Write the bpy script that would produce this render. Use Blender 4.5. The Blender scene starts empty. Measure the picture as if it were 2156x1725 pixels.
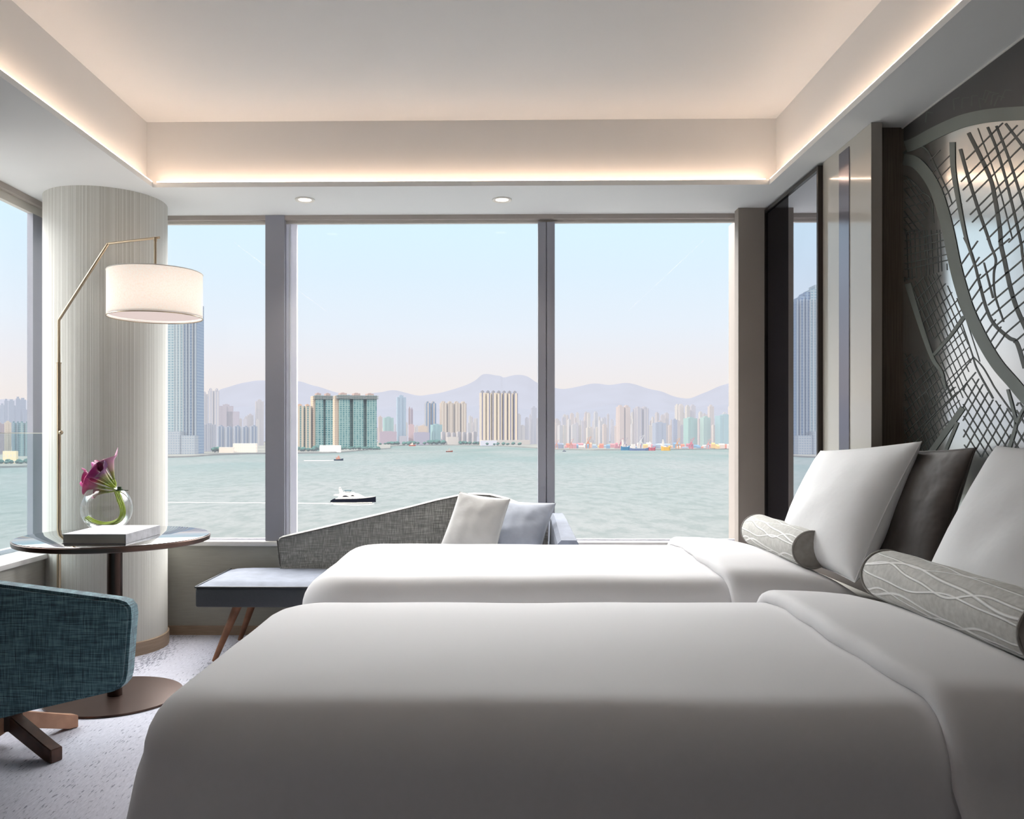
import bpy, bmesh, math, random
from mathutils import Vector, Matrix, noise
random.seed(7)
PI = math.pi
SC = bpy.context.scene
COL = SC.collection
# ------------------------------------------------------------------ camera
F = 1750.0; TH = math.radians(0.9); CX = 1040 - F*math.tan(TH); CY = 918.0; EYE = 1.2
FW = Vector((-math.sin(TH), math.cos(TH), 0)); RT = Vector((math.cos(TH), math.sin(TH), 0)); UP = Vector((0, 0, 1))
CAMP = Vector((0, 0, EYE))
def ray(px, py): return FW + RT*((px-CX)/F) - UP*((py-CY)/F)
def atY(px, py, Y): d = ray(px, py); return CAMP + d*(Y/d.y)
def atX(px, py, X): d = ray(px, py); return CAMP + d*(X/d.x)
def atZ(px, py, Z): d = ray(px, py); return CAMP + d*((Z-EYE)/d.z)
SEA = -38.8
def sea(px, py): return atZ(px, py, SEA)

cam = bpy.data.cameras.new('camera'); co = bpy.data.objects.new('camera', cam); COL.objects.link(co)
co.location = CAMP; co.rotation_euler = (PI/2, 0, TH)
cam.sensor_width = 36; cam.sensor_fit = 'HORIZONTAL'; cam.lens = F/2156*36
cam.shift_x = (1078-CX)/2156; cam.shift_y = (CY-862.5)/2156
cam.clip_start = 0.05; cam.clip_end = 30000
SC.camera = co
SC.view_settings.view_transform = 'Standard'
SC.view_settings.look = 'None'
SC.view_settings.exposure = 0
try:
    SC.cycles.use_denoising = True
    SC.cycles.denoiser = 'OPENIMAGEDENOISE'
    SC.cycles.max_bounces = 10
    SC.cycles.diffuse_bounces = 5
    SC.cycles.transparent_max_bounces = 16
    SC.cycles.caustics_reflective = False
    SC.cycles.caustics_refractive = False
    SC.cycles.sample_clamp_indirect = 4
except Exception: pass

# ------------------------------------------------------------------ colour / materials
def C(h):
    h = h.lstrip('#'); o = []
    for i in (0, 2, 4):
        v = int(h[i:i+2], 16)/255
        o.append(v/12.92 if v <= .04045 else ((v+.055)/1.055)**2.4)
    return (o[0], o[1], o[2], 1)
def sc_(c, k): return (c[0]*k, c[1]*k, c[2]*k, 1)
class NT:
    def __init__(s, nt): s.t = nt; s.n = nt.nodes; s.l = nt.links
    def new(s, ty, **kw):
        n = s.n.new(ty)
        for k, v in kw.items():
            if k.startswith('i_'):
                key = k[2:].replace('_', ' ')
                if key.isdigit(): key = int(key)
                n.inputs[key].default_value = v
            else: setattr(n, k, v)
        return n
    def link(s, a, b): s.l.new(a, b)
    def math(s, op, a, b=None, c=None):
        n = s.n.new('ShaderNodeMath'); n.operation = op
        for i, v in enumerate((a, b, c)):
            if v is None: continue
            if hasattr(v, 'is_linked') or hasattr(v, 'links'): s.l.new(v, n.inputs[i])
            else: n.inputs[i].default_value = v
        return n.outputs[0]
    def ramp(s, fac, stops, interp='LINEAR'):
        n = s.n.new('ShaderNodeValToRGB'); n.color_ramp.interpolation = interp
        e = n.color_ramp.elements
        while len(e) < len(stops): e.new(.5)
        for el, (p, c) in zip(e, stops): el.position = p; el.color = c
        s.l.new(fac, n.inputs[0]); return n.outputs[0]
    def mix(s, fac, a, b):
        n = s.n.new('ShaderNodeMix'); n.data_type = 'RGBA'
        for i, v in ((0, fac), (6, a), (7, b)):
            if hasattr(v, 'links'): s.l.new(v, n.inputs[i])
            else: n.inputs[i].default_value = v
        return n.outputs[2]
def newmat(name):
    m = bpy.data.materials.new(name); m.use_nodes = True
    m.node_tree.nodes.clear(); return m, NT(m.node_tree)
def pbr(name, col, rough=.6, metal=0, bump=None, var=None, sheen=0, spec=.5, emis=None, coat=0, scale=(1,1,1), trans=0):
    """procedural principled: var=(scale, amount) noise colour variation, bump=(scale, strength)"""
    m, t = newmat(name)
    out = t.new('ShaderNodeOutputMaterial'); b = t.new('ShaderNodeBsdfPrincipled')
    t.link(b.outputs[0], out.inputs[0])
    b.inputs['Roughness'].default_value = rough; b.inputs['Metallic'].default_value = metal
    b.inputs['Specular IOR Level'].default_value = spec
    b.inputs['Sheen Weight'].default_value = sheen
    b.inputs['Coat Weight'].default_value = coat; b.inputs['Coat Roughness'].default_value = .05
    c = C(col) if isinstance(col, str) else col
    tc = t.new('ShaderNodeTexCoord'); mp = t.new('ShaderNodeMapping'); mp.inputs['Scale'].default_value = scale
    t.link(tc.outputs['Object'], mp.inputs[0])
    if var:
        n = t.new('ShaderNodeTexNoise'); n.inputs['Scale'].default_value = var[0]; n.inputs['Detail'].default_value = 4
        t.link(mp.outputs[0], n.inputs['Vector'])
        t.link(t.ramp(n.outputs[0], [(.3, sc_(c, 1-var[1])), (.7, sc_(c, 1+var[1]))]), b.inputs['Base Color'])
    else: b.inputs['Base Color'].default_value = c
    if bump:
        n = t.new('ShaderNodeTexNoise'); n.inputs['Scale'].default_value = bump[0]; n.inputs['Detail'].default_value = 3
        t.link(mp.outputs[0], n.inputs['Vector'])
        bp = t.new('ShaderNodeBump'); bp.inputs['Strength'].default_value = bump[1]; bp.inputs['Distance'].default_value = bump[2] if len(bump) > 2 else .01
        t.link(n.outputs[0], bp.inputs['Height']); t.link(bp.outputs[0], b.inputs['Normal'])
    if emis:
        b.inputs['Emission Color'].default_value = C(emis[0]); b.inputs['Emission Strength'].default_value = emis[1]
    return m
def emit(name, col, k):
    m, t = newmat(name); out = t.new('ShaderNodeOutputMaterial'); e = t.new('ShaderNodeEmission')
    e.inputs[0].default_value = C(col); e.inputs[1].default_value = k; t.link(e.outputs[0], out.inputs[0]); return m
def tweed(name, c1, c2, c3, sc=60, rough=.85):
    m, t = newmat(name); out = t.new('ShaderNodeOutputMaterial'); b = t.new('ShaderNodeBsdfPrincipled'); t.link(b.outputs[0], out.inputs[0])
    tc = t.new('ShaderNodeTexCoord')
    fs = []
    for s3 in ((sc*.25, sc*.25, sc*6), (sc*6, sc*6, sc*.25)):
        mp = t.new('ShaderNodeMapping'); mp.inputs['Scale'].default_value = s3; t.link(tc.outputs['Object'], mp.inputs[0])
        n = t.new('ShaderNodeTexNoise'); n.inputs['Scale'].default_value = 1; n.inputs['Detail'].default_value = 3; t.link(mp.outputs[0], n.inputs['Vector']); fs.append(n.outputs[0])
    f = t.math('ADD', fs[0], fs[1]); f = t.math('MULTIPLY', f, .5)
    t.link(t.ramp(f, [(.38, C(c1)), (.5, C(c2)), (.62, C(c3))]), b.inputs['Base Color'])
    b.inputs['Roughness'].default_value = rough; b.inputs['Sheen Weight'].default_value = .3
    bp = t.new('ShaderNodeBump'); bp.inputs['Strength'].default_value = .3; bp.inputs['Distance'].default_value = .003
    t.link(f, bp.inputs['Height']); t.link(bp.outputs[0], b.inputs['Normal']); return m
def wood(name, c1, c2, axis=(40, 40, 2), rough=.45):
    m, t = newmat(name); out = t.new('ShaderNodeOutputMaterial'); b = t.new('ShaderNodeBsdfPrincipled'); t.link(b.outputs[0], out.inputs[0])
    tc = t.new('ShaderNodeTexCoord'); mp = t.new('ShaderNodeMapping'); mp.inputs['Scale'].default_value = axis; t.link(tc.outputs['Object'], mp.inputs[0])
    n = t.new('ShaderNodeTexNoise'); n.inputs['Scale'].default_value = 3; n.inputs['Detail'].default_value = 5; t.link(mp.outputs[0], n.inputs['Vector'])
    t.link(t.ramp(n.outputs[0], [(.3, C(c1)), (.7, C(c2))]), b.inputs['Base Color']); b.inputs['Roughness'].default_value = rough
    return m
def pane_mat(name, tint, refl, rough=0.0):
    m, t = newmat(name); out = t.new('ShaderNodeOutputMaterial')
    tr = t.new('ShaderNodeBsdfTransparent'); tr.inputs[0].default_value = tint
    gl = t.new('ShaderNodeBsdfGlossy'); gl.inputs['Roughness'].default_value = rough; gl.inputs['Color'].default_value = (1, 1, 1, 1)
    lw_ = t.new('ShaderNodeLayerWeight'); lw_.inputs['Blend'].default_value = .5
    fz = t.math('MULTIPLY_ADD', t.math('POWER', lw_.outputs['Facing'], 4.0), .9, .04)
    mx = t.new('ShaderNodeMixShader'); t.link(t.math('MINIMUM', t.math('MULTIPLY', fz, refl), 1.0), mx.inputs[0])
    t.link(tr.outputs[0], mx.inputs[1]); t.link(gl.outputs[0], mx.inputs[2]); t.link(mx.outputs[0], out.inputs[0]); return m
def mirror(name, col, rough, bump=None):
    m, t = newmat(name); out = t.new('ShaderNodeOutputMaterial'); b = t.new('ShaderNodeBsdfPrincipled'); t.link(b.outputs[0], out.inputs[0])
    b.inputs['Base Color'].default_value = C(col); b.inputs['Metallic'].default_value = .9 if 'mural' in name else 1; b.inputs['Roughness'].default_value = rough
    tc = t.new('ShaderNodeTexCoord'); n = t.new('ShaderNodeTexNoise'); n.inputs['Scale'].default_value = 3; t.link(tc.outputs['Object'], n.inputs['Vector'])
    t.link(t.ramp(n.outputs[0], [(0, sc_(C(col), .96)), (1, sc_(C(col), 1.02))]), b.inputs['Base Color']); return m

M = {}
M['ceil'] = pbr('ceiling_paint', '#f2f1ef', .9, var=(2, .01))
M['soffit'] = pbr('soffit_paint', '#f2f3f2', .9, var=(2, .01))
M['wallpaper'] = pbr('grey_wallcovering', '#a3a198', .8, var=(9, .05), bump=(60, .1), scale=(1, 1, 14))
M['taupe'] = pbr('taupe_lining', '#948b84', .7, var=(3, .02))
M['dark_room'] = pbr('back_room_paint', '#54463c', .9, var=(2, .02))
M['alu'] = pbr('grey_aluminium', '#8e8f99', .45, metal=.0, var=(2, .02))
M['alu_light'] = pbr('pale_aluminium', '#dcdde6', .5, var=(2, .02))
m, t = newmat('pale_translucent_frame'); out = t.new('ShaderNodeOutputMaterial'); d1 = t.new('ShaderNodeBsdfDiffuse'); d2 = t.new('ShaderNodeBsdfTranslucent'); mx = t.new('ShaderNodeMixShader'); mx.inputs[0].default_value = .35
tc = t.new('ShaderNodeTexCoord'); n = t.new('ShaderNodeTexNoise'); n.inputs['Scale'].default_value = 4; t.link(tc.outputs['Object'], n.inputs['Vector']); c_ = t.ramp(n.outputs[0], [(.3, C('#dfe0e8')), (.7, C('#e8e9ef'))]); t.link(c_, d1.inputs[0]); t.link(c_, d2.inputs[0])
t.link(d1.outputs[0], mx.inputs[1]); t.link(d2.outputs[0], mx.inputs[2]); t.link(mx.outputs[0], out.inputs[0]); M['alu_light'] = m
M['head'] = pbr('window_head_taupe', '#a8a09a', .6, var=(2, .02))
M['head2'] = pbr('window_head_pale', '#cfcbc4', .6, var=(2, .02))
M['marble'] = pbr('white_marble', '#dedcda', .25, var=(6, .06))
M['skirt'] = wood('skirting_wood', '#8e7a66', '#a38d78', (3, 3, 60))
M['linen'] = pbr('white_cotton', '#eae9ea', .75, bump=(3.5, .12, .02), sheen=.1)
M['linen2'] = pbr('white_cotton_pillow', '#f2f2f2', .75, bump=(7, .22, .02), sheen=.1)
M['mattress'] = pbr('mattress_ticking', '#e8e4de', .8, var=(10, .02))
M['brown_cloth'] = pbr('brown_satin', '#2f2722', .5, bump=(6, .5, .03), var=(3, .06), sheen=.2)
M['bronze'] = pbr('bronze_metal', '#5a4740', .32, metal=.85, var=(4, .05))
M['bronze_dark'] = pbr('dark_bronze', '#3e302b', .3, metal=.8, var=(4, .05))
M['brass'] = pbr('brushed_brass', '#b5a48c', .3, metal=.9, var=(8, .04))
M['walnut'] = wood('walnut', '#6e4630', '#8e5f44', (6, 6, 6))
M['walnut_dk'] = wood('walnut_dark', '#3a241a', '#5a3a2a', (6, 6, 6))
M['walnut_lt'] = wood('walnut_light', '#a1765c', '#b58a6e', (6, 6, 6))
M['teal'] = tweed('teal_tweed', '#2a424d', '#4a707e', '#7ba5b0', 60)
M['grey_tweed'] = tweed('grey_tweed', '#5d5d5b', '#7b7b78', '#a9a8a3', 45)
M['slate'] = pbr('slate_shaded_velvet', '#34373c', .45, var=(8, .06), bump=(60, .1))  # shade on the velvet seat side put into the dark slate colour
M['velvet'] = pbr('pale_blue_velvet', '#666d7b', .8, var=(14, .16), sheen=.1, bump=(30, .1))
M['cush_w'] = pbr('off_white_velvet', '#b4b4b3', .8, var=(8, .05), sheen=.4, bump=(8, .25, .02))
M['cush_b'] = pbr('blue_grey_velvet', '#9aa1ae', .7, var=(10, .12), sheen=.5, bump=(8, .25, .02))
M['book_cover'] = pbr('marbled_cover', '#c6c6cc', .4, var=(22, .2))
M['paper'] = pbr('book_pages', '#e6e6de', .8, var=(2, .06), scale=(1, 1, 160))
M['stem'] = pbr('green_stem', '#a3b93c', .5, var=(30, .2))
M['ribbon'] = pbr('green_tie', '#2f4228', .7, var=(30, .2))
M['glass'] = pane_mat('window_glass', (.985, .99, .99, 1), .13)
M['guard'] = pane_mat('guard_glass', (.90, .945, .955, 1), .35)
M['vase'] = pane_mat('vase_glass', (.99, .99, .99, 1), 1.0, .02)
M['water_in'] = pane_mat('vase_water', (.97, .975, .96, 1), .25, .02)
M['mirror'] = mirror('dark_mirror_glass', '#e4e6ee', .01)
M['mural'] = mirror('mural_mirror_glass', '#f6f9f6', .15)
M['dark_reflection_glass'] = pbr('dark_reflection_glass', '#0d0c10', .12, spec=.08, var=(2, .1))
M['black_frame'] = pbr('black_brown_metal', '#2c2522', .35, metal=.3, var=(4, .05))
M['lacquer'] = pbr('cream_lacquer', '#c9c5bb', .12, spec=.5, coat=.4, var=(2, .01))
M['shaded_end'] = pbr('panel_edge_shaded', '#a29c94', .5, var=(2, .02))  # unlit end face of the cream panel painted a darker grey
M['strip'] = mirror('gunmetal_strip', '#8a8790', .15)
M['oak_dark'] = wood('dark_oak', '#54483e', '#6b5e51', (70, 70, 1.5))
M['tabletop'] = mirror('table_glass_top', '#c9c7c8', .03)
M['headboard'] = pbr('headboard_leather', '#4a423c', .5, var=(5, .05))
M['strip_l'] = emit('cove_led', '#ffdcc0', 21)
M['lamp_on'] = emit('downlight_glow', '#ffe9cc', 6)
M['white_trim'] = pbr('white_metal_trim', '#efece6', .4, var=(3, .01))
M['river'] = pbr('mural_frosted_grey', '#7d847f', .5, var=(3, .12))
M['street'] = pbr('mural_line_grey', '#575c58', .5, var=(4, .15))
M['seamat'] = pbr('mural_dark_frost', '#4e4e4e', .5, var=(3, .05))
M['piping'] = pbr('dark_piping', '#4c4946', .7, var=(20, .05))
M['piping2'] = pbr('grey_bolster_piping', '#8c8883', .7, var=(20, .05))
M['bolster_end'] = pbr('bolster_end_velvet', '#8d8984', .8, var=(40, .12), sheen=.3)

# column stripes
m, t = newmat('striped_column_cover'); out = t.new('ShaderNodeOutputMaterial'); b = t.new('ShaderNodeBsdfPrincipled'); t.link(b.outputs[0], out.inputs[0])
tc = t.new('ShaderNodeTexCoord'); sx = t.new('ShaderNodeSeparateXYZ'); t.link(tc.outputs['Object'], sx.inputs[0])
ang = t.math('ARCTAN2', sx.outputs[0], sx.outputs[1])
n = t.new('ShaderNodeTexNoise', noise_dimensions='2D'); cb = t.new('ShaderNodeCombineXYZ'); t.link(t.math('MULTIPLY', ang, 55), cb.inputs[0]); t.link(t.math('MULTIPLY', sx.outputs[2], .12), cb.inputs[1])
t.link(cb.outputs[0], n.inputs['Vector']); n.inputs['Scale'].default_value = 2.1; n.inputs['Detail'].default_value = 5
t.link(t.ramp(n.outputs[0], [(.3, C('#b7b4ac')), (.5, C('#c9c8c1')), (.7, C('#dddcd7'))]), b.inputs['Base Color']); b.inputs['Roughness'].default_value = .6
bp = t.new('ShaderNodeBump'); bp.inputs['Strength'].default_value = .5; bp.inputs['Distance'].default_value = .004; t.link(n.outputs[0], bp.inputs['Height']); t.link(bp.outputs[0], b.inputs['Normal'])
M['column'] = m

# carpet
m, t = newmat('mottled_carpet'); out = t.new('ShaderNodeOutputMaterial'); b = t.new('ShaderNodeBsdfPrincipled'); t.link(b.outputs[0], out.inputs[0])
tc = t.new('ShaderNodeTexCoord')
def cn(scale, rot, s, det=3):
    mp = t.new('ShaderNodeMapping'); mp.inputs['Scale'].default_value = scale; t.link(tc.outputs['Object'], mp.inputs[0])
    n = t.new('ShaderNodeTexNoise'); n.inputs['Scale'].default_value = s; n.inputs['Detail'].default_value = det; t.link(mp.outputs[0], n.inputs['Vector']); return n.outputs[0]
dash = cn((130, 22, 1), 0, 1.1, 3); patch = cn((4.5, 1.0, 1), 0, 1.0, 4); fine = cn((120, 30, 1), 0, 1, 2); big = cn((1, 1, 1), 0, .9, 2)
d = t.math('ADD', dash, t.math('MULTIPLY', t.math('SUBTRACT', patch, .5), .55))
mask = t.ramp(d, [(.60, (0, 0, 0, 1)), (.67, (1, 1, 1, 1))])
base = t.ramp(fine, [(.3, C('#b2b4c2')), (.7, C('#cbccd8'))])
base = t.mix(t.ramp(big, [(.35, (0, 0, 0, 1)), (.65, (.5, .5, .5, 1))]), base, C('#b6b4bd'))
t.link(t.mix(t.math('MULTIPLY', mask, .7), base, C('#4c4c5c')), b.inputs['Base Color']); b.inputs['Roughness'].default_value = .95
bp = t.new('ShaderNodeBump'); bp.inputs['Strength'].default_value = .4; bp.inputs['Distance'].default_value = .004; t.link(fine, bp.inputs['Height']); t.link(bp.outputs[0], b.inputs['Normal'])
M['carpet'] = m

# bolster with embroidered wavy lines
m, t = newmat('embroidered_linen'); out = t.new('ShaderNodeOutputMaterial'); b = t.new('ShaderNodeBsdfPrincipled'); t.link(b.outputs[0], out.inputs[0])
tc = t.new('ShaderNodeTexCoord'); sx = t.new('ShaderNodeSeparateXYZ'); t.link(tc.outputs['Object'], sx.inputs[0])
ang = t.math('ARCTAN2', sx.outputs[0], sx.outputs[2])
ms = []
for k, (fr_, am, ph, cnt) in enumerate(((9, .16, 0, 1.1), (11, .22, 2.1, .95), (7.5, .26, 4.0, .8))):
    w = t.math('MULTIPLY', t.math('SINE', t.math('MULTIPLY_ADD', sx.outputs[1], fr_, ph)), am)
    w = t.math('ADD', w, t.math('MULTIPLY', t.math('SINE', t.math('MULTIPLY_ADD', sx.outputs[1], fr_*2.3, ph*2)), am*.3))
    a = t.math('FRACT', t.math('MULTIPLY', t.math('ADD', ang, t.math('ADD', w, 10 + ph)), cnt))
    a = t.math('ABSOLUTE', t.math('SUBTRACT', a, .5)); ms.append(a)
mn = t.math('MINIMUM', t.math('MINIMUM', ms[0], ms[1]), ms[2])
line = t.ramp(mn, [(.02, (1, 1, 1, 1)), (.06, (0, 0, 0, 1))])
n = t.new('ShaderNodeTexNoise'); n.inputs['Scale'].default_value = 60; t.link(tc.outputs['Object'], n.inputs['Vector'])
t.link(t.mix(line, t.ramp(n.outputs[0], [(.3, C('#b4b3ae')), (.7, C('#cac9c4'))]), C('#fbfaf7')), b.inputs['Base Color']); b.inputs['Roughness'].default_value = .8
bp = t.new('ShaderNodeBump'); bp.inputs['Strength'].default_value = .8; bp.inputs['Distance'].default_value = .006; t.link(line, bp.inputs['Height']); t.link(bp.outputs[0], b.inputs['Normal'])
M['bolster'] = m

def lilymat(name, tipc, midc):
    m, t = newmat(name); out = t.new('ShaderNodeOutputMaterial'); b = t.new('ShaderNodeBsdfPrincipled'); t.link(b.outputs[0], out.inputs[0])
    tc = t.new('ShaderNodeTexCoord'); sx = t.new('ShaderNodeSeparateXYZ'); t.link(tc.outputs['Object'], sx.inputs[0])
    n = t.new('ShaderNodeTexNoise'); n.inputs['Scale'].default_value = 40; t.link(tc.outputs['Object'], n.inputs['Vector'])
    f = t.math('ADD', t.math('MULTIPLY', sx.outputs[2], 9), t.math('MULTIPLY', t.math('SUBTRACT', n.outputs[0], .5), .3))
    t.link(t.ramp(f, [(.0, C('#7f9540')), (.28, C('#a6a06a')), (.5, C(midc)), (.85, C(tipc))]), b.inputs['Base Color']); b.inputs['Roughness'].default_value = .4
    return m

# outdoor shaders: diffuse surface seen through constant aerial haze
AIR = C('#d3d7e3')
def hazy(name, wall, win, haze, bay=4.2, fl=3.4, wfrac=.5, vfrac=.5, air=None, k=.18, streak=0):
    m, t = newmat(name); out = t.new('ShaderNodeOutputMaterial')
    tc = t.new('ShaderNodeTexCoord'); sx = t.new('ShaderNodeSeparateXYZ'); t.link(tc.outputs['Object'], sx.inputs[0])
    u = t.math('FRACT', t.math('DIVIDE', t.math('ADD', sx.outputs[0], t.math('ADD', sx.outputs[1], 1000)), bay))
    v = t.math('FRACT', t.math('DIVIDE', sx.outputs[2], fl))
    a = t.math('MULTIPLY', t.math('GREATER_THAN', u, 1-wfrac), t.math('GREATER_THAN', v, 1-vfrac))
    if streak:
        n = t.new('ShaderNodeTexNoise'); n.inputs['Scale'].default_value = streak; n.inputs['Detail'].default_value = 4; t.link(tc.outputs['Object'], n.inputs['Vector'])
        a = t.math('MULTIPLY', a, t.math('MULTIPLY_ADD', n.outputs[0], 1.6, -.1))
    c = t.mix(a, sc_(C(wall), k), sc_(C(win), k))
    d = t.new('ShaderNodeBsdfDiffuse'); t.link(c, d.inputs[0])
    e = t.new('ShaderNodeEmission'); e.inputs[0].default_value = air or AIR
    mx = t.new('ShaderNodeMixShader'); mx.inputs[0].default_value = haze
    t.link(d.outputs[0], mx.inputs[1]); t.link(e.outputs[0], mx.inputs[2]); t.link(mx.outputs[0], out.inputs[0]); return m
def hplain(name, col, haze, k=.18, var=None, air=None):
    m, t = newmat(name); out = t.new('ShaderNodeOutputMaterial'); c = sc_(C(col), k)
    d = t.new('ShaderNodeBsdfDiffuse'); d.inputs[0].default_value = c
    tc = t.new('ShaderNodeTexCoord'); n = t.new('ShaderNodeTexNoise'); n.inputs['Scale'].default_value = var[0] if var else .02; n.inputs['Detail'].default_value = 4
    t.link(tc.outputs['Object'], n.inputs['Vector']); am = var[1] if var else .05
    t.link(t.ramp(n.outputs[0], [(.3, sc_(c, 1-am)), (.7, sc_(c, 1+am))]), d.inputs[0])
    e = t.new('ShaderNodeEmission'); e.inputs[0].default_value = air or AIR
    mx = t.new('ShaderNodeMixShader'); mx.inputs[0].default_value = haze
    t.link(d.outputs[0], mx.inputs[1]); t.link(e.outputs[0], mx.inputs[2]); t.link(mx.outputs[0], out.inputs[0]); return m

# ------------------------------------------------------------------ object helpers
def link(o, parent=None):
    COL.objects.link(o)
    if parent: o.parent = parent
    return o
def tag(o, label=None, cat=None, group=None, kind=None):
    if label: o['label'] = label
    if cat: o['category'] = cat
    if group: o['group'] = group
    if kind: o['kind'] = kind
    return o
def thing(name, label, cat, loc=(0, 0, 0), group=None, rz=0):
    o = bpy.data.objects.new(name, None); o.empty_display_size = .1; COL.objects.link(o); o.location = loc; o.rotation_euler = (0, 0, rz)
    return tag(o, label, cat, group)
def finish(bm, name, mat, parent=None, smooth=True, origin=None, angle=40, mats=None):
    if origin is not None: bmesh.ops.translate(bm, verts=bm.verts, vec=-Vector(origin))
    bmesh.ops.recalc_face_normals(bm, faces=bm.faces)
    me = bpy.data.meshes.new(name); bm.to_mesh(me); bm.free()
    for mm in (mats or [mat]): me.materials.append(mm)
    if smooth:
        me.polygons.foreach_set('use_smooth', [True]*len(me.polygons))
        try: me.set_sharp_from_angle(angle=math.radians(angle))
        except Exception: pass
    o = bpy.data.objects.new(name, me); link(o, parent)
    if origin is not None: o.location = origin
    return o
def rel(parent, p): return Vector(p) - parent.location
def box(bm, a, b, bev=0, seg=2, mi=0):
    r = bmesh.ops.create_cube(bm, size=1); vs = r['verts']
    for v in vs:
        v.co = Vector(((a[0]+b[0])/2 + v.co.x*(b[0]-a[0]), (a[1]+b[1])/2 + v.co.y*(b[1]-a[1]), (a[2]+b[2])/2 + v.co.z*(b[2]-a[2])))
    fs = set(f for v in vs for f in v.link_faces)
    for f in fs: f.material_index = mi
    if bev:
        es = set(e for v in vs for e in v.link_edges)
        bmesh.ops.bevel(bm, geom=list(es), offset=bev, segments=seg, affect='EDGES', profile=.5)
    return vs
def cyl(bm, p0, p1, r0, r1=None, seg=24, cap=True):
    p0, p1 = Vector(p0), Vector(p1); r1 = r0 if r1 is None else r1
    d = (p1-p0).normalized(); q = d.to_track_quat('Z', 'Y')
    ra = [bm.verts.new(p0 + q @ Vector((math.cos(2*PI*i/seg)*r0, math.sin(2*PI*i/seg)*r0, 0))) for i in range(seg)]
    rb = [bm.verts.new(p1 + q @ Vector((math.cos(2*PI*i/seg)*r1, math.sin(2*PI*i/seg)*r1, 0))) for i in range(seg)]
    for i in range(seg): bm.faces.new((ra[i], ra[(i+1) % seg], rb[(i+1) % seg], rb[i]))
    if cap: bm.faces.new(ra[::-1]); bm.faces.new(rb)
def tube(bm, pts, r, seg=10, rfun=None):
    pts = [Vector(p) for p in pts]; rings = []
    for i, p in enumerate(pts):
        d = (pts[min(i+1, len(pts)-1)] - pts[max(i-1, 0)]).normalized(); q = d.to_track_quat('Z', 'Y')
        rr = rfun(i/(len(pts)-1)) if rfun else r
        rings.append([bm.verts.new(p + q @ Vector((math.cos(2*PI*k/seg)*rr, math.sin(2*PI*k/seg)*rr, 0))) for k in range(seg)])
    for a, b in zip(rings, rings[1:]):
        # align start index
        best = min(range(seg), key=lambda s: (a[0].co-b[s].co).length)
        for k in range(seg): bm.faces.new((a[k], a[(k+1) % seg], b[(k+1+best) % seg], b[(k+best) % seg]))
    bm.faces.new(rings[0][::-1]); bm.faces.new(rings[-1])
def lathe(bm, prof, c=(0, 0, 0), seg=48, close=False):
    rings = []
    for r, z in prof:
        if r < 1e-6: rings.append([bm.verts.new((c[0], c[1], c[2]+z))])
        else: rings.append([bm.verts.new((c[0]+r*math.cos(2*PI*i/seg), c[1]+r*math.sin(2*PI*i/seg), c[2]+z)) for i in range(seg)])
    for a, b in zip(rings, rings[1:]):
        for i in range(seg):
            j = (i+1) % seg
            if len(a) == 1 and len(b) == 1: continue
            if len(a) == 1: bm.faces.new((a[0], b[j], b[i]))
            elif len(b) == 1: bm.faces.new((a[i], a[j], b[0]))
            else: bm.faces.new((a[i], a[j], b[j], b[i]))
def grid(bm, rows, closed=False):
    vr = [[bm.verts.new(p) for p in r] for r in rows]
    for a, b in zip(vr, vr[1:]):
        n = len(a)
        for i in range(n if closed else n-1): bm.faces.new((a[i], a[(i+1) % n], b[(i+1) % n], b[i]))
    return vr
def prism(bm, pts, off):
    """extrude polygon pts (list of Vector) by vector off"""
    a = [bm.verts.new(p) for p in pts]; b = [bm.verts.new(Vector(p)+Vector(off)) for p in pts]
    bm.faces.new(a[::-1]); bm.faces.new(b); n = len(a)
    for i in range(n): bm.faces.new((a[i], a[(i+1) % n], b[(i+1) % n], b[i]))
def loft(bm, secs):
    vr = [[bm.verts.new(p) for p in s] for s in secs]; n = len(vr[0])
    for a, b in zip(vr, vr[1:]):
        for i in range(n): bm.faces.new((a[i], a[(i+1) % n], b[(i+1) % n], b[i]))
    bm.faces.new(vr[0][::-1]); bm.faces.new(vr[-1])
def BM(): return bmesh.new()
def bx(name, a, b, mat, parent=None, bev=0, seg=2, **kw):
    bm = BM(); box(bm, a, b, bev, seg); return finish(bm, name, mat, parent, **kw)
def struct(o): o['kind'] = 'structure'; return o
def smoothpts(pts, n=8):
    pts = [Vector(p) for p in pts]; out = []
    P = [pts[0]*2-pts[1]] + pts + [pts[-1]*2-pts[-2]]
    for i in range(1, len(P)-2):
        for k in range(n):
            t = k/n; a, b, c, d = P[i-1], P[i], P[i+1], P[i+2]
            out.append(.5*((2*b) + (c-a)*t + (2*a-5*b+4*c-d)*t*t + (3*b-a-3*c+d)*t**3))
    out.append(pts[-1]); return out

# ================================================================== ROOM
SZ = 2.53; CZ = 2.90; XL, XR, YB = -1.826, 1.457, 4.42; YN = 1.0; G = .055; LT = .027
WL, WR, WY = -2.60, 1.95, 5.25
struct(bx('floor', (-2.9, -2.7, -.1), (2.1, 5.3, 0), M['carpet'], smooth=False))
struct(bx('ceiling', (-2.62, -2.7, CZ), (2.1, 5.06, CZ+.1), M['ceil'], smooth=False))
bm = BM()
for a, b in (((-2.62, -2.7), (XL, 5.06)), ((XR, -2.7), (2.1, 5.06)), ((XL, YB), (XR, 5.06)), ((XL, -2.7), (XR, YN))):
    box(bm, (a[0], a[1], SZ), (b[0], b[1], SZ+LT))
struct(finish(bm, 'trim_1', M['soffit'], smooth=False))
bm = BM()
for a, b in (((-2.62, -2.7), (XL-G, 5.06)), ((XR+G, -2.7), (2.1, 5.06)), ((XL-G, YB+G), (XR+G, 5.06)), ((XL-G, -2.7), (XR+G, YN-G))):
    box(bm, (a[0], a[1], SZ+LT), (b[0], b[1], CZ))
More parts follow.
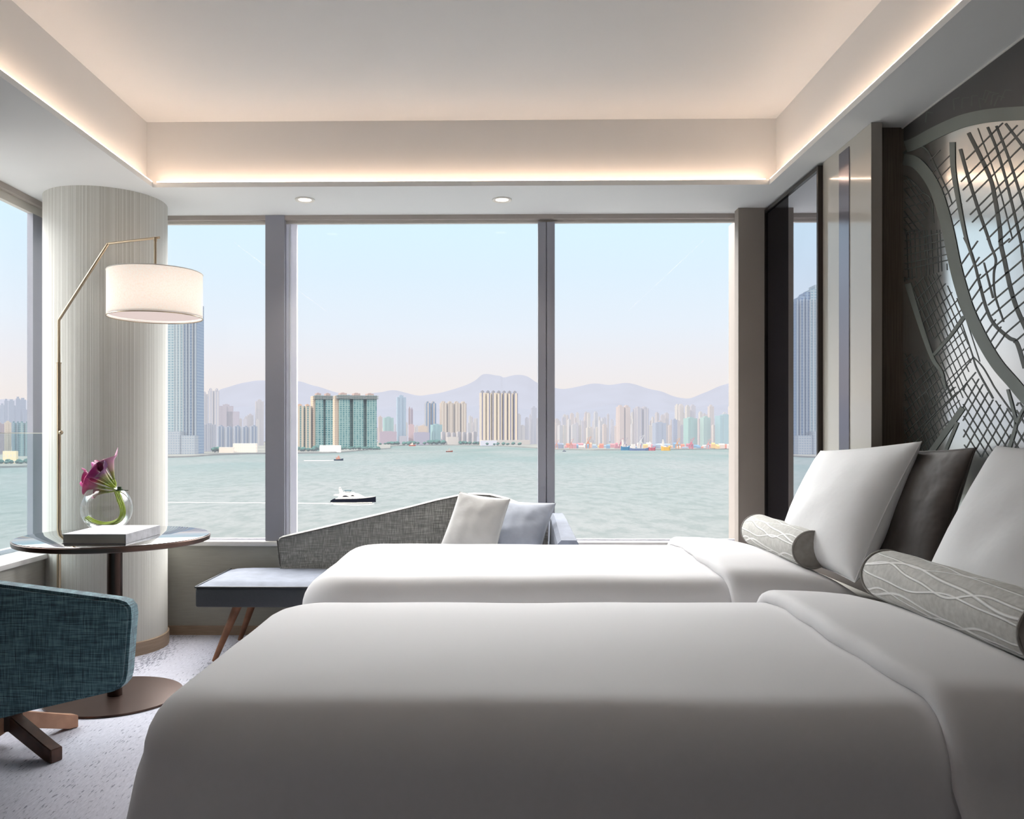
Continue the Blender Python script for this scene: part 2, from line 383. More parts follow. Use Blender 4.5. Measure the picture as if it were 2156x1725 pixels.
struct(finish(bm, 'trim_2', M['ceil'], smooth=False))
def strip(a, b, label):
    o = bx('cove_light_strip', a, b, M['strip_l'], smooth=False); tag(o, label, 'light strip')
z0 = SZ+LT+.001
strip((XL-.012, YN, z0), (XL-.003, YB, z0+.005), 'warm concealed light strip glowing along the left side of the ceiling recess')
strip((XR+.003, YN, z0), (XR+.012, YB, z0+.005), 'warm concealed light strip glowing along the right side of the ceiling recess')
strip((XL+.02, YB+.003, z0), (XR-.02, YB+.012, z0+.005), 'warm concealed light strip glowing along the window side of the ceiling recess')
struct(bx('wall_rear', (-2.9, -2.8, 0), (2.1, -2.7, CZ), M['dark_room'], smooth=False))
struct(bx('wall_right', (1.80, -2.7, 0), (2.1, 4.87, CZ), M['dark_room'], smooth=False))
LWY = 3.5
struct(bx('wall_left', (-2.62, -2.7, 0), (-2.44, LWY, SZ), M['dark_room'], smooth=False))
# unseen fin added outside to keep the sun out of the left window
struct(bx('added_sun_fin', (-4.6, LWY-.12, -6), (-2.63, LWY, 5), M['soffit'], smooth=False))
struct(bx('trim_4', (-2.68, LWY, -1), (-2.43, 5.06, .538), M['wallpaper'], smooth=False))      # low wall under left window
bm = BM(); box(bm, (-2.43, 4.99, 0), (1.58, 5.06, .538))
struct(finish(bm, 'wall_back', M['wallpaper'], smooth=False))
bm = BM(); box(bm, (-2.43, 4.965, .538), (1.425, 5.06, .566), .004)
struct(finish(bm, 'trim_5', M['marble']))
bm = BM(); box(bm, (-2.68, LWY, .538), (-2.405, 4.965, .566), .004)
struct(finish(bm, 'trim_6', M['marble']))
struct(bx('baseboard_back', (-2.2, 4.978, 0), (1.58, 4.99, .055), M['skirt'], smooth=False))
struct(bx('baseboard_left', (-2.44, -2.6, 0), (-2.43, 4.8, .055), M['skirt'], smooth=False))
# pier right of windows
struct(bx('trim_7', (1.425, 4.87, 0), (2.1, 4.945, SZ), M['taupe'], smooth=False))
struct(bx('wall_corner', (1.49, 4.945, 0), (2.1, 5.3, SZ), M['taupe'], smooth=False))
struct(bx('trim_8', (1.474, 4.99, .566), (1.4899, 5.06, SZ-.05), M['alu_light'], smooth=False))
# window heads
struct(bx('trim_9', (-2.5, 4.99, 2.503), (1.49, 5.02, SZ), M['head'], smooth=False))
struct(bx('trim_10', (-2.5, 5.02, 2.486), (1.49, 5.045, SZ), M['head2'], smooth=False))
struct(bx('trim_11', (-2.60, LWY, 2.50), (-2.57, 4.99, SZ), M['head'], smooth=False))
struct(bx('trim_12', (-2.63, LWY, 2.455), (-2.60, 4.99, SZ), M['head2'], smooth=False))
# windows
def window(name, x0, x1):
    w = bx(name, (x0, 5.048, .566), (x1, 5.054, 2.53), M['glass'], smooth=False); struct(w)
    bm = BM()
    box(bm, (x0, 5.04, .566), (x1, 5.06, .576)); box(bm, (x0, 5.0451, 2.49), (x1, 5.06, 2.53))
    finish(bm, 'window_frame', M['alu_light'], w, smooth=False)
mA, mB, mC, mD, mE = [atY(x, 800, 5.0).x for x in (560, 600, 622, 1133, 1168)]
window('window_1', -2.6, mA); window('window_2', mC, mD); window('window_3', mE, 1.474)
struct(bx('trim_13', (mA, 4.985, .566), (mB, 5.06, SZ-.0005), M['alu'], smooth=False))
bm = BM(); box(bm, (mB, 5.03, .566), (mC, 5.06, 2.49)); box(bm, (mB+.022, 5.01, .566), (mB+.03, 5.03, 2.48)); struct(finish(bm, 'trim_14', M['alu_light'], smooth=False))
mid = (mD+mE)/2
bm = BM(); box(bm, (mD, 5.0, .566), (mid-.003, 5.06, 2.486)); box(bm, (mid+.003, 5.0, .566), (mE, 5.06, 2.486)); box(bm, (mid-.003, 5.012, .566), (mid+.003, 5.06, 2.486))
struct(finish(bm, 'trim_15', M['alu'], smooth=False))
lm = atX(62, 800, -2.60).y
w = bx('window_4', (-2.64, LWY, .566), (-2.634, 5.05, 2.47), M['glass'], smooth=False); struct(w)
bm = BM(); box(bm, (-2.65, LWY, .566), (-2.62, lm, .59)); finish(bm, 'window_frame', M['alu_light'], w, smooth=False)
lm = atX(62, 800, -2.62).y
struct(bx('trim_16', (-2.633, lm, .566), (-2.60, 5.05, 2.455), M['alu'], smooth=False))
# glass guard in front of the left window
gz = atX(40, 913, -2.55).z
gt = thing('glass_guard', 'low frameless glass guard standing inside the left window', 'guard', (-2.55, 4.1, .566))
bm = BM(); box(bm, (-2.556, LWY+.02, .567), (-2.546, 4.70, gz)); o = finish(bm, 'guard_pane', M['guard'], gt, smooth=False, origin=(-2.55, 4.1, .566)); o.location = (0, 0, 0)
bm = BM(); box(bm, (-2.557, LWY+.02, gz), (-2.545, 4.70, gz+.004)); o = finish(bm, 'polished_edge', M['white_trim'], gt, smooth=False, origin=(-2.55, 4.1, .566)); o.location = (0, 0, 0)
def P(bm, name, mat, root, **kw):
    """finish a bmesh built in world coordinates as a part of root"""
    o = finish(bm, name, mat, root, origin=tuple(root.matrix_world.translation) if False else tuple(rootpos(root)), **kw); o.location = (0, 0, 0) if root.type == 'EMPTY' or root.parent else (0, 0, 0); return o
def rootpos(o):
    p = Vector(o.location)
    while o.parent: o = o.parent; p += o.location
    return p
# column
cc = Vector((-2.205, 4.70, 0)); R = .325
bm = BM(); lathe(bm, [(R, 0), (R, SZ)], seg=96)
col = finish(bm, 'column', M['column'], None); col.location = cc
tag(col, 'round corner column wrapped in pale vertically striped covering', 'column')
bm = BM(); lathe(bm, [(R, 0), (R+.009, 0), (R+.009, .072), (R, .075)], seg=96); finish(bm, 'base_ring', M['skirt'], col)
# downlights
for px, lb in ((642, 'left of the two recessed downlights glowing in the soffit above the windows'), (1057, 'right of the two recessed downlights glowing in the soffit above the windows')):
    c = atZ(px, 420, SZ)
    d = thing('downlight', lb, 'downlight', tuple(c))
    bm = BM(); lathe(bm, [(.036, -.0005), (.055, -.0005), (.055, -.006), (.050, -.008), (.036, -.003), (.036, -.0005)], tuple(c), 40); P(bm, 'trim_ring', M['white_trim'], d)
    bm = BM(); lathe(bm, [(0, -.0022), (.037, -.0022)], tuple(c), 32); P(bm, 'bulb_face', M['lamp_on'], d)
    L = bpy.data.lights.new('downlight_lamp', 'SPOT'); L.energy = 17; L.color = (1, .86, .7); L.spot_size = 1.6; L.spot_blend = .8; L.shadow_soft_size = .04
    lo = bpy.data.objects.new('downlight_lamp', L); link(lo, d); lo.location = (0, 0, -.02)

# ================================================================== RIGHT WALL
mur = thing('map_mural', 'large frosted mirror glass wall mural of a street map behind the beds', 'mural', (1.76, 2.0, .45))
MX = 1.76; MYE = atX(1900, 269, MX).y
bm = BM(); box(bm, (MX, .2, .45), (MX+.012, MYE, SZ-.006)); P(bm, 'mirror_glass', M['mural'], mur, smooth=False)
bm = BM(); box(bm, (MX-.004, .2, SZ-.006), (MX+.02, MYE, SZ-.0005)); P(bm, 'top_trim', M['white_trim'], mur, smooth=False)
bm = BM(); box(bm, (MX+.012, .2, .45), (1.80, MYE, SZ-.001)); P(bm, 'backing_board', M['headboard'], mur, smooth=False)
def m8(u, v): return (1890+u/4.105, 80+v/4.105)
def m9(u, v): return (1890+u/3.594, 500+v/3.594)
ribs = []; rivs = []
def pline(pts, w0, w1=None, dst=None):
    (ribs if dst is None else dst).append((pts, w0, w0 if w1 is None else w1))
def ribbon(bm, pts, w0, w1, xo):
    if len(pts) > 2: pts = [(q.x, q.y) for q in smoothpts([Vector((a, b, 0)) for a, b in pts], 6)]
    prev = None; n = len(pts)
    for i, (x, y) in enumerate(pts):
        a = pts[max(i-1, 0)]; b = pts[min(i+1, n-1)]; dx, dy = b[0]-a[0], b[1]-a[1]; L = math.hypot(dx, dy) or 1
        w = (w0+(w1-w0)*i/(n-1))/2; nx, ny = -dy/L*w, dx/L*w
        pa = atX(x+nx, y+ny, MX-xo); pb = atX(x-nx, y-ny, MX-xo)
        ok = all(q.y < MYE-.001 and q.y > .25 and .46 < q.z < SZ-.008 for q in (pa, pb))
        cur = (bm.verts.new(pa), bm.verts.new(pb)) if ok else None
        if prev and cur: bm.faces.new((prev[0], prev[1], cur[1], cur[0]))
        prev = cur
E = lambda f, L: [f(*q) for q in L]
for L, a, b in ((E(m8, [(52, 945), (150, 910), (300, 830), (450, 760), (590, 710), (800, 670), (1092, 650), (1400, 640)]), 24, 30),
                (E(m8, [(50, 1050), (150, 1075), (250, 1180), (330, 1320), (390, 1500), (440, 1700)]) + E(m9, [(430, 200), (480, 390), (540, 570), (640, 780), (750, 960), (870, 1100), (980, 1230), (1150, 1400)]), 24, 26),
                (E(m9, [(75, 350), (140, 560), (215, 790), (270, 930), (330, 1020), (360, 1140)]), 13, 5),
                (E(m9, [(500, 600), (400, 740), (270, 890)]), 8, 6),
                (E(m9, [(490, 1290), (420, 1390), (320, 1530), (240, 1640)]), 12, 12), (E(m9, [(450, 1400), (350, 1640)]), 7, 7),
                (E(m9, [(830, 1150), (870, 1300), (890, 1420), (840, 1600)]), 6, 8), (E(m9, [(890, 1420), (960, 1280), (1050, 1200)]), 6, 5),
                (E(m8, [(470, 900), (480, 1150), (530, 1450), (580, 1700)]) + E(m9, [(540, 90), (580, 220)]), 12, 3)): pline(L, a, b, rivs)
for L, a, b in (
                (E(m9, [(500, 0), (560, 130), (620, 360), (670, 540), (730, 660), (840, 760), (900, 800), (960, 990)]), 4, 9),
                (E(m8, [(610, 820), (700, 1000), (800, 1220), (840, 1400), (880, 1650)]) + E(m9, [(780, 60), (805, 170), (850, 380), (900, 540), (980, 720)]), 8, 9),
                (E(m8, [(540, 960), (600, 1180), (700, 1500), (770, 1700)]) + E(m9, [(700, 60), (740, 170), (725, 280), (735, 440), (800, 640)]), 7, 3),
                (E(m8, [(775, 770), (860, 980), (960, 1330), (1060, 1760)]) + E(m9, [(940, 120), (970, 300), (1040, 600)]), 5, 5), (E(m8, [(850, 760), (950, 1020), (1040, 1300), (1130, 1600)]), 5, 5),
                (E(m8, [(930, 740), (1092, 960), (1200, 1150)]), 5, 6), (E(m8, [(690, 780), (860, 1250), (990, 1740)]), 2, 2),
                (E(m9, [(650, 190), (720, 460)]), 3, 4),
                (E(m9, [(480, 640), (560, 880), (600, 1000), (720, 1220)]), 1.6, 4), (E(m9, [(510, 600), (620, 940)]), 1.6, 1.6),
                (E(m9, [(570, 905), (640, 980), (700, 1080), (740, 1150), (860, 1320)]), 2.4, 3), (E(m9, [(570, 905), (450, 1060), (330, 1190), (220, 1340)]), 2, 2.5),
                (E(m9, [(590, 1020), (470, 1160), (360, 1270), (230, 1400), (180, 1480)]), 2.4, 2.4),
                (E(m8, [(50, 1000), (110, 950), (180, 930), (260, 980), (330, 1120), (420, 1300), (470, 1440)]), 4, 2),
                (E(m8, [(50, 1190), (130, 1240), (210, 1330), (290, 1400), (310, 1600)]), 2, 2)): pline(L, a, b)
def inside(p, poly):
    c = False; n = len(poly)
    for i in range(n):
        (x1, y1), (x2, y2) = poly[i], poly[(i+1) % n]
        if (y1 > p[1]) != (y2 > p[1]) and p[0] < (x2-x1)*(p[1]-y1)/(y2-y1)+x1: c = not c
    return c
def hatch(f, poly, d, sp, w):
    poly = E(f, poly); L = math.hypot(*d); d = (d[0]/L, d[1]/L); nrm = (-d[1], d[0])
    cx = sum(p[0] for p in poly)/len(poly); cy = sum(p[1] for p in poly)/len(poly)
    k = -30
    while k <= 30:
        off = k*sp + random.uniform(-.18, .18)*sp; run = None
        for s in range(-200, 201):
            p = (cx+nrm[0]*off+d[0]*s*2, cy+nrm[1]*off+d[1]*s*2); ins = inside(p, poly)
            if ins and run is None: run = p
            if not ins and run is not None: pline([run, p], w); run = None
        k += 1
hatch(m9, [(490, 1130), (590, 1030), (720, 1220), (880, 1330), (830, 1660), (500, 1660)], (.62, 1), 15, 2)
hatch(m9, [(490, 1130), (590, 1030), (720, 1220), (880, 1330), (830, 1660), (500, 1660)], (-.55, 1), 17, 2.4)
hatch(m9, [(50, 860), (250, 950), (400, 1100), (480, 1300), (260, 1600), (50, 1680)], (.42, 1), 9, 1.4)
hatch(m9, [(50, 860), (250, 950), (330, 1050), (480, 1200), (300, 1560), (50, 1680)], (1, -.95), 16, 1.8)
hatch(m9, [(300, 880), (480, 650), (560, 900), (470, 1300), (360, 1150)], (.42, 1), 11, 1.4)
hatch(m9, [(300, 880), (480, 650), (560, 900), (400, 1200), (360, 1150)], (1, -.95), 18, 1.6)
hatch(m9, [(90, 340), (300, 260), (520, 560), (330, 830), (200, 680)], (.42, 1), 10, 1.7)
hatch(m9, [(90, 340), (300, 260), (500, 560), (330, 830), (200, 680)], (1, -1.05), 20, 1.8)
hatch(m9, [(50, -60), (320, -60), (380, 240), (50, 330)], (.05, 1), 9, 1.5)
hatch(m9, [(50, -60), (320, -60), (390, 200), (50, 330)], (1, -.22), 16, 2.2)
hatch(m8, [(50, 1180), (150, 1250), (280, 1400), (200, 1700), (50, 1700)], (.75, 1), 12, 1.6)
hatch(m8, [(50, 1180), (150, 1250), (280, 1400), (200, 1700), (50, 1700)], (1, -.3), 18, 1.6)
hatch(m8, [(540, 1250), (610, 950), (780, 760), (980, 720), (1400, 1000), (1500, 1800), (780, 1760), (640, 1600)], (1, -1.0), 21, 2.6)
hatch(m9, [(590, 200), (800, 0), (1200, 100), (1250, 900), (960, 900), (720, 640), (640, 400)], (1, -.85), 24, 2.8)
hatch(m9, [(440, 150), (600, 0), (640, 500), (860, 780), (740, 960), (560, 600)], (.7, -1), 20, 2.6)
hatch(m8, [(250, 980), (470, 960), (560, 1500), (480, 1700), (400, 1600)], (1, -1), 19, 1.6)
hatch(m9, [(900, 1250), (1400, 1200), (1400, 1700), (850, 1660)], (.62, 1), 18, 3)
hatch(m9, [(900, 1250), (1400, 1200), (1400, 1700), (850, 1660)], (-.6, 1), 20, 3)
for x, y in ((560, 520), (640, 500), (700, 520), (760, 450), (790, 470), (820, 490), (870, 500), (930, 450), (1080, 500), (190, 660), (250, 640), (480, 530)):
    pline(E(m8, [(x, y), (x-10+random.uniform(-30, 30), y+90)]), 2.2, 3)
    pline(E(m8, [(x, y), (x+55, y+random.uniform(-25, 25))]), 2, 2)
bm = BM()
for p, a, b in ribs: ribbon(bm, p, a, b, .0012)
P(bm, 'street_lines', M['street'], mur, smooth=False)
bm = BM()
for p, a, b in rivs: ribbon(bm, p, a, b, .0024)
P(bm, 'river_bands', M['river'], mur, smooth=False)
bm = BM()
pts = [atX(*q, MX-.0006) for q in E(m8, [(52, 900), (200, 850), (350, 770), (520, 690), (800, 640), (1092, 620), (1500, 620)])]
top = [Vector((p.x, p.y, SZ-.008)) for p in pts]
grid(bm, [pts, top]); P(bm, 'harbour_area', M['seamat'], mur, smooth=False)

o = bx('wood_reveal_panel', (1.645, MYE, .002), (1.80, MYE+.13, SZ-.001), M['oak_dark'], smooth=False); tag(o, 'dark oak reveal panel between the map mural and the cream wall panel', 'panel')
lp = thing('lacquered_panel', 'glossy cream lacquered full height wall panel left of the dark oak reveal', 'panel', (1.60, 3.8, 0))
bm = BM(); box(bm, (1.60, 3.552, .002), (1.6449, 4.068, SZ-.001)); P(bm, 'panel_board', M['lacquer'], lp, smooth=False)
bm = BM(); box(bm, (1.5995, 3.549, .002), (1.6449, 3.5519, SZ-.001)); P(bm, 'front_edge', M['shaded_end'], lp, smooth=False)
ya, yb = atX(1788, 500, 1.598).y, atX(1767, 500, 1.598).y
bm = BM(); box(bm, (1.5965, ya, .01), (1.5999, yb, 2.503)); P(bm, 'metal_inlay', M['strip'], lp, smooth=False)
wm = thing('wall_mirror', 'tall black framed mirror with a painted dark reflection beside the window pier', 'mirror', (1.58, 4.45, 0))
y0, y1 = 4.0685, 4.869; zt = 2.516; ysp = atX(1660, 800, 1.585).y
bm = BM()
for a, b in (((y0, .002), (y0+.018, zt)), ((y1-.006, .002), (y1, zt)), ((y0+.018, zt-.02), (y1-.006, zt)), ((y0+.018, .002), (y1-.006, .05))): box(bm, (1.576, a[0], a[1]), (1.60, b[0], b[1]))
P(bm, 'frame', M['black_frame'], wm, smooth=False)
bm = BM(); box(bm, (1.585, ysp, .05), (1.598, y1-.006, zt-.02)); P(bm, 'dark_reflection_pane', M['dark_reflection_glass'], wm, smooth=False)  # dark reflection in the mirror painted as a near-black pane
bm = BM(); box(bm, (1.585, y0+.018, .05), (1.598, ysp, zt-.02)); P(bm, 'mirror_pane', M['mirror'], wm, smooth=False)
bm = BM(); box(bm, (1.60, y0, .002), (1.80, y1, zt)); P(bm, 'cabinet_carcass', M['black_frame'], wm, smooth=False)

# ================================================================== BEDS
BZ = .665
def bed(y0, y1, label, dlabel, hx=1.70):
    b = thing('bed', label, 'bed', ((.5), (y0+y1)/2, 0), 'twin beds')
    bm = BM(); box(bm, (-.62, y0+.06, .36), (hx, y1-.06, .56), .05, 3); P(bm, 'mattress', M['mattress'], b)
    bm = BM(); box(bm, (-.60, y0+.08, .12), (hx, y1-.08, .355), .01); P(bm, 'bed_base', M['headboard'], b)
    for x in (-.5, hx-.1):
        for y in (y0+.15, y1-.15):
            bm = BM(); cyl(bm, (x, y, 0), (x, y, .125), .025, .03, 16); P(bm, 'leg', M['bronze_dark'], b)
    bm = BM(); box(bm, (hx+.004, y0+.04, .1), (hx+(.054 if hx > 1.6 else .012), y1-.04, 1.02 if hx > 1.6 else .62), .005); P(bm, 'headboard', M['headboard'], b)
    # duvet: rounded rectangle rings
    d = thing('duvet', dlabel, 'duvet', (.3, (y0+y1)/2, 0), 'duvets on the twin beds')
    x0, x1 = -.755, 1.42; RR = .135; cr = .16
    def ring(off, k=1.0):
        pts = []; a0, a1, b0, b1 = x0+RR-off, x1-RR+off, y0+RR-off, y1-RR+off; c = cr*.55+max(off, 0)*1.0
        for (cx, cy, s) in ((a1-c, b1-c, 0), (a0+c, b1-c, 1), (a0+c, b0+c, 2), (a1-c, b0+c, 3)):
            for i in range(13):
                a = (s+i/12)*PI/2; pts.append([cx+c*math.cos(a), cy+c*math.sin(a)])
        out = []; n = len(pts)
        for i in range(n):
            p, q = pts[i], pts[(i+1) % n]; L = math.hypot(p[0]-q[0], p[1]-q[1]); m_ = max(1, int(round((L)/.05)))
            if i % 13 == 12: m_ = 44 if abs(p[0]-q[0]) > abs(p[1]-q[1]) else 22
            else: m_ = 1
            for j in range(m_): out.append([p[0]+(q[0]-p[0])*j/m_, p[1]+(q[1]-p[1])*j/m_])
        if k < 1:
            mx, my = (x0+x1)/2, (y0+y1)/2
            out = [[mx+(p[0]-mx)*k, my+(p[1]-my)*k] for p in out]
        return out
    def drop(x):  # towards the head the duvet sinks
        t_ = max(0, (x-1.05)/.36); return -.10*min(1, t_)**2
    def zz(x, y, base, amp=1):
        nz = noise.noise(Vector((x*1.7, y*2.1, y0)))*.006 + noise.noise(Vector((x*4, y*5, 3+y0)))*.0025
        return base + (drop(x) + nz)*amp
    rows = []
    for k in (.001, .12, .25, .4, .55, .7, .82, .92):
        rows.append([(x, y, zz(x, y, BZ+.016*(1-k*k))) for x, y in ring(0, k)])
    for i in range(0, 9):
        a = i/8*PI/2; off = RR*math.sin(a); h = RR*(1-math.cos(a))
        rows.append([(x, y, zz(x, y, BZ-h)) for x, y in ring(off)])
    zb = .10
    for i in range(1, 15):
        s = i/14; base = ring(RR); row = []
        for j, (x, y) in enumerate(base):
            z = (BZ-RR)*(1-s)+zb*s
            # outward direction
            cx = min(max(x, x0+.2), x1-.2); cy = min(max(y, y0+.2), y1-.2); dx, dy = x-cx, y-cy; L = math.hypot(dx, dy) or 1
            corner = max(0, 1-abs(math.hypot(x-x0, min(abs(y-y0), abs(y-y1))))/.38)
            fold = (abs(math.sin((y*1.0+x*1.4)*17))-.6)*.04*corner*min(1, s*2.6) + math.sin((x+y)*9)*.006*s
            if x < x0+.1: fold += math.sin(y*26+1)*.008*s
            fl = .035*s + .055*corner*math.sqrt(s) + fold
            row.append((x+dx/L*fl, y+dy/L*fl, zz(x, y, z, 1-s)))
        rows.append(row)
    bm = BM(); grid(bm, rows, closed=True); bmesh.ops.remove_doubles(bm, verts=bm.verts, dist=.0005)
    dv = P(bm, 'duvet_cover', M['linen'], d, angle=180)
    # turned down band
    prof = []
    RO = RR
    for i in range(10): prof.append((y0-.030+.0*i, zb+.02+(BZ-RR-zb-.02)*i/10, -1, 0))
    for i in range(9):
        a = i/8*PI/2; prof.append((y0+RR-RO*math.cos(a)-.0, BZ-RR+RR*math.sin(a), -math.cos(a), math.sin(a)))
    for i in range(1, 12): prof.append((y0+RR+(y1-y0-2*RR)*i/12, BZ+.012*math.sin(PI*i/12), 0, 1))
    for i in range(9):
        a = PI/2-i/8*PI/2; prof.append((y1-RR+RO*math.cos(a), BZ-RR+RR*math.sin(a), math.cos(a), math.sin(a)))
    for i in range(1, 11): prof.append((y1+.030, BZ-RR+(zb+.02-BZ+RR)*i/10, 1, 0))
    rows = []
    XF = .862
    st = [(XF+.03, -.012), (XF+.012, -.002), (XF+.002, .004), (XF-.002, .014), (XF-.001, .026), (XF+.005, .036), (XF+.018, .043), (XF+.035, .045), (XF+.07, .044), (XF+.14, .042), (XF+.2, .038), (XF+.28, .036), (XF+.35, .034), (XF+.42, .03), (XF+.48, .026), (XF+.53, .016), (XF+.555, -.01)]
    for x, o_ in st:
        row = []
        for (y, z, ny, nz) in prof:
            wob = .012*math.sin(y*6+y0*3) + .004*math.sin(y*23)
            low = max(0, (BZ-RR-z)/(BZ-RR))
            x_ = x + wob*(1 if x < XF+.1 else .3) + low*.0
            oo = o_ * (1 if ny == 0 else .9) + (noise.noise(Vector((x*5, y*4, z*4)))*.003)
            yy = y+ny*(oo+(.035*low if abs(ny) == 1 else 0)); row.append((x_, yy, z+nz*oo + drop(x)*(1-low)))
        rows.append(row)
    bm = BM(); grid(bm, rows); P(bm, 'turned_down_edge', M['linen'], d, angle=180)
bed(1.60, 2.80, 'nearer white twin bed filling the lower foreground', 'white duvet with turned down top on the nearer bed')
bed(3.06, 4.22, 'farther white twin bed by the window chaise', 'white duvet with turned down top on the farther bed', 1.558)

def pillow(name, c4, th, mat, label, cat='pillow', flange=True, power=.42, pinch=.05, group=None, seam=None, ex=0):
    """c4: near-bottom, far-bottom, far-top, near-top corners"""
    A, B, Cc, D = [Vector(p) for p in c4]; cen = (A+B+Cc+D)/4
    nrm = (B-A).cross(D-A).normalized()
    N = 30; o = thing(name, label, cat, tuple(Vector((cen.x, cen.y, min(A.z, B.z)))), group)
    bm = BM(); lay = []
    for sgn in (1, -1):
        rows = []
        for i in range(N+1):
            row = []
            for j in range(N+1):
                u, v = math.sin((-1+2*i/N)*PI/2), math.sin((-1+2*j/N)*PI/2)
                uu = u*(1-pinch*(1-v*v)); vv = v*(1-pinch*(1-u*u))
                p = A*(1-uu)*(1-vv)/4 + B*(1+uu)*(1-vv)/4 + Cc*(1+uu)*(1+vv)/4 + D*(1-uu)*(1+vv)/4
                h = th/2*((1-u*u)*(1-v*v))**power
                # gravity: fuller at bottom, wrinkles toward the corners
                h *= 1-.18*v
                h += noise.noise(Vector((u*2.3+cen.x, v*2.3+cen.y, sgn*3)))*.012*(1-u*u)*(1-v*v)
                h += .0035*math.sin((u*v)*16+cen.y)*(abs(u*v))*(1-max(abs(u), abs(v))**4)
                row.append(p + nrm*sgn*h)
            rows.append(row)
        grid(bm, rows)
    bmesh.ops.remove_doubles(bm, verts=bm.verts, dist=.0004)
    cv = P(bm, 'cover', mat, o, angle=80)
    bm = BM(); pts = []
    for i in range(4*16):
        s, k = divmod(i, 16); f = -1+2*k/16; u, v = ((f, -1), (1, f), (-f, 1), (-1, -f))[s]
        uu = u*(1-pinch*(1-v*v)); vv = v*(1-pinch*(1-u*u))
        pts.append(A*(1-uu)*(1-vv)/4 + B*(1+uu)*(1-vv)/4 + Cc*(1+uu)*(1+vv)/4 + D*(1-uu)*(1+vv)/4)
    pts.append(pts[0]); tube(bm, pts, .0028, 6); P(bm, 'seam_piping', seam or mat, cv)
    return o
# far white
pillow('pillow', [atY(1800, 1226, 3.06), (1.27, 3.72, .66), atY(1728, 950, 3.80), atY(1940, 930, 3.12)], .235, M['linen2'], 'plump white pillow standing on the farther bed against the brown pillow', pinch=.06)
pillow('pillow', [(1.50, 2.90, .62), (1.46, 3.46, .62), atX(1832, 945, 1.56), atX(2055, 943, 1.67)], .13, M['brown_cloth'], 'dark brown satin pillow leaning on the headboard behind the white pillow', pinch=.05, seam=M['brown_cloth'])
pillow('pillow', [(1.30, 1.90, .66), (1.30, 2.56, .66), atY(2098, 940, 2.60), (1.60, 1.93, 1.17)], .23, M['linen2'], 'white pillow on the nearer bed cut off by the right edge of the photo', pinch=.06)
def bolster(c, L, r, label, rz=0):
    o = thing('bolster', label, 'bolster', tuple(c), None, rz)
    bm = BM(); rows = []
    n = 30
    for i in range(n+1):
        y = -L/2+L*i/n; e = min(1, (L/2-abs(y))/.02); rr = r*(.94+.06*math.sqrt(max(0, min(1, e)))) * (1+.012*math.sin(y*25+L*9))
        rows.append([(rr*math.cos(2*PI*k/40), y, rr*math.sin(2*PI*k/40)*(.97)) for k in range(40)])
    grid(bm, rows, closed=True); finish(bm, 'cover', M['bolster'], o)
    for s in (-1, 1):
        bm = BM(); rows = []
        for f, d in ((.001, .010), (.3, .011), (.6, .009), (.85, .005), (.96, 0)):
            rows.append([(r*f*math.cos(2*PI*k/40), s*(L/2+d), r*f*math.sin(2*PI*k/40)*.97) for k in range(40)])
        grid(bm, rows, closed=True); cap = finish(bm, 'end_cap', M['bolster_end'], o)
        bm = BM(); tube(bm, [(r*.965*math.cos(2*PI*k/40), s*(L/2), r*.965*math.sin(2*PI*k/40)*.97) for k in range(41)], .004, 6); finish(bm, 'piping', M['piping2'], cap)
    return o
bolster((1.255, 3.64, .750), .68, .079, 'pale embroidered bolster with grey end lying on the farther bed', math.radians(0))
bolster((1.262, 2.295, .754), .80, .083, 'pale embroidered bolster lying on the nearer bed', math.radians(0))

# ================================================================== CHAISE
ch = thing('chaise_lounge', 'grey chaise lounge with asymmetric tweed back standing below the windows', 'chaise', (-.55, 4.65, 0))
xl = atY(412, 1233, 4.34).x
bm = BM(); box(bm, (xl, 4.33, .30), (.43, 4.93, .405), .012); P(bm, 'seat_base', M['slate'], ch)
bm = BM(); rows = []
for i in range(41):
    row = []
    for j in range(15):
        u, v = i/40, j/14; x = xl+.004+(.42-xl)*u; y = 4.334+.585*v
        e = (min(1, 14*u)*min(1, 14*(1-u))*min(1, 8*v)*min(1, 8*(1-v)))**.35 if 0 < u < 1 and 0 < v < 1 else 0
        row.append((x, y, .406+.022*e+.003*noise.noise(Vector((x*5, y*5, 0)))*e))
    rows.append(row)
grid(bm, rows); stp = P(bm, 'seat_top', M['velvet'], ch, angle=180)
bm = BM(); tube(bm, [(xl, 4.93, .407), (xl, 4.33, .407), (.43, 4.33, .407)], .005, 8); P(bm, 'piping', M['slate'], stp)
# back: stations (x, y, topz, thickness)
bs = [(-1.262, 4.90, .600), (-1.24, 4.90, .613), (-1.0, 4.90, .668), (-.75, 4.90, .727), (-.5, 4.90, .787), (-.32, 4.90, .833), (-.2, 4.90, .858), (-.12, 4.90, .866), (-.02, 4.90, .862), (.08, 4.90, .838), (.2, 4.88, .79), (.31, 4.85, .745)]
rows = []
for x, y, tz in bs:
    bz = .415; lean = .05; th = .075; f0 = y-.0; 
    xb = x + (.02 if x < -1.2 else 0)
    rows.append([Vector((xb, f0-th-.01, bz)), Vector((x, f0-th+lean*(tz-bz)*.5, (tz+bz)/2)), Vector((x, f0-th+lean*(tz-bz), tz-.012)), Vector((x, f0-th*.5+lean*(tz-bz), tz)), Vector((x, f0+lean*(tz-bz)-.004, tz-.012)), Vector((x, f0, bz))])
bm = BM(); loft(bm, rows); bkr = P(bm, 'backrest', M['grey_tweed'], ch, angle=50)
bm = BM(); tube(bm, [(-1.24, 4.82, .42)] + [(x-.003, y-.078+.05*(tz-.415), tz-.01) for x, y, tz in bs], .0035, 6); P(bm, 'back_piping', M['piping'], bkr)
bm = BM()
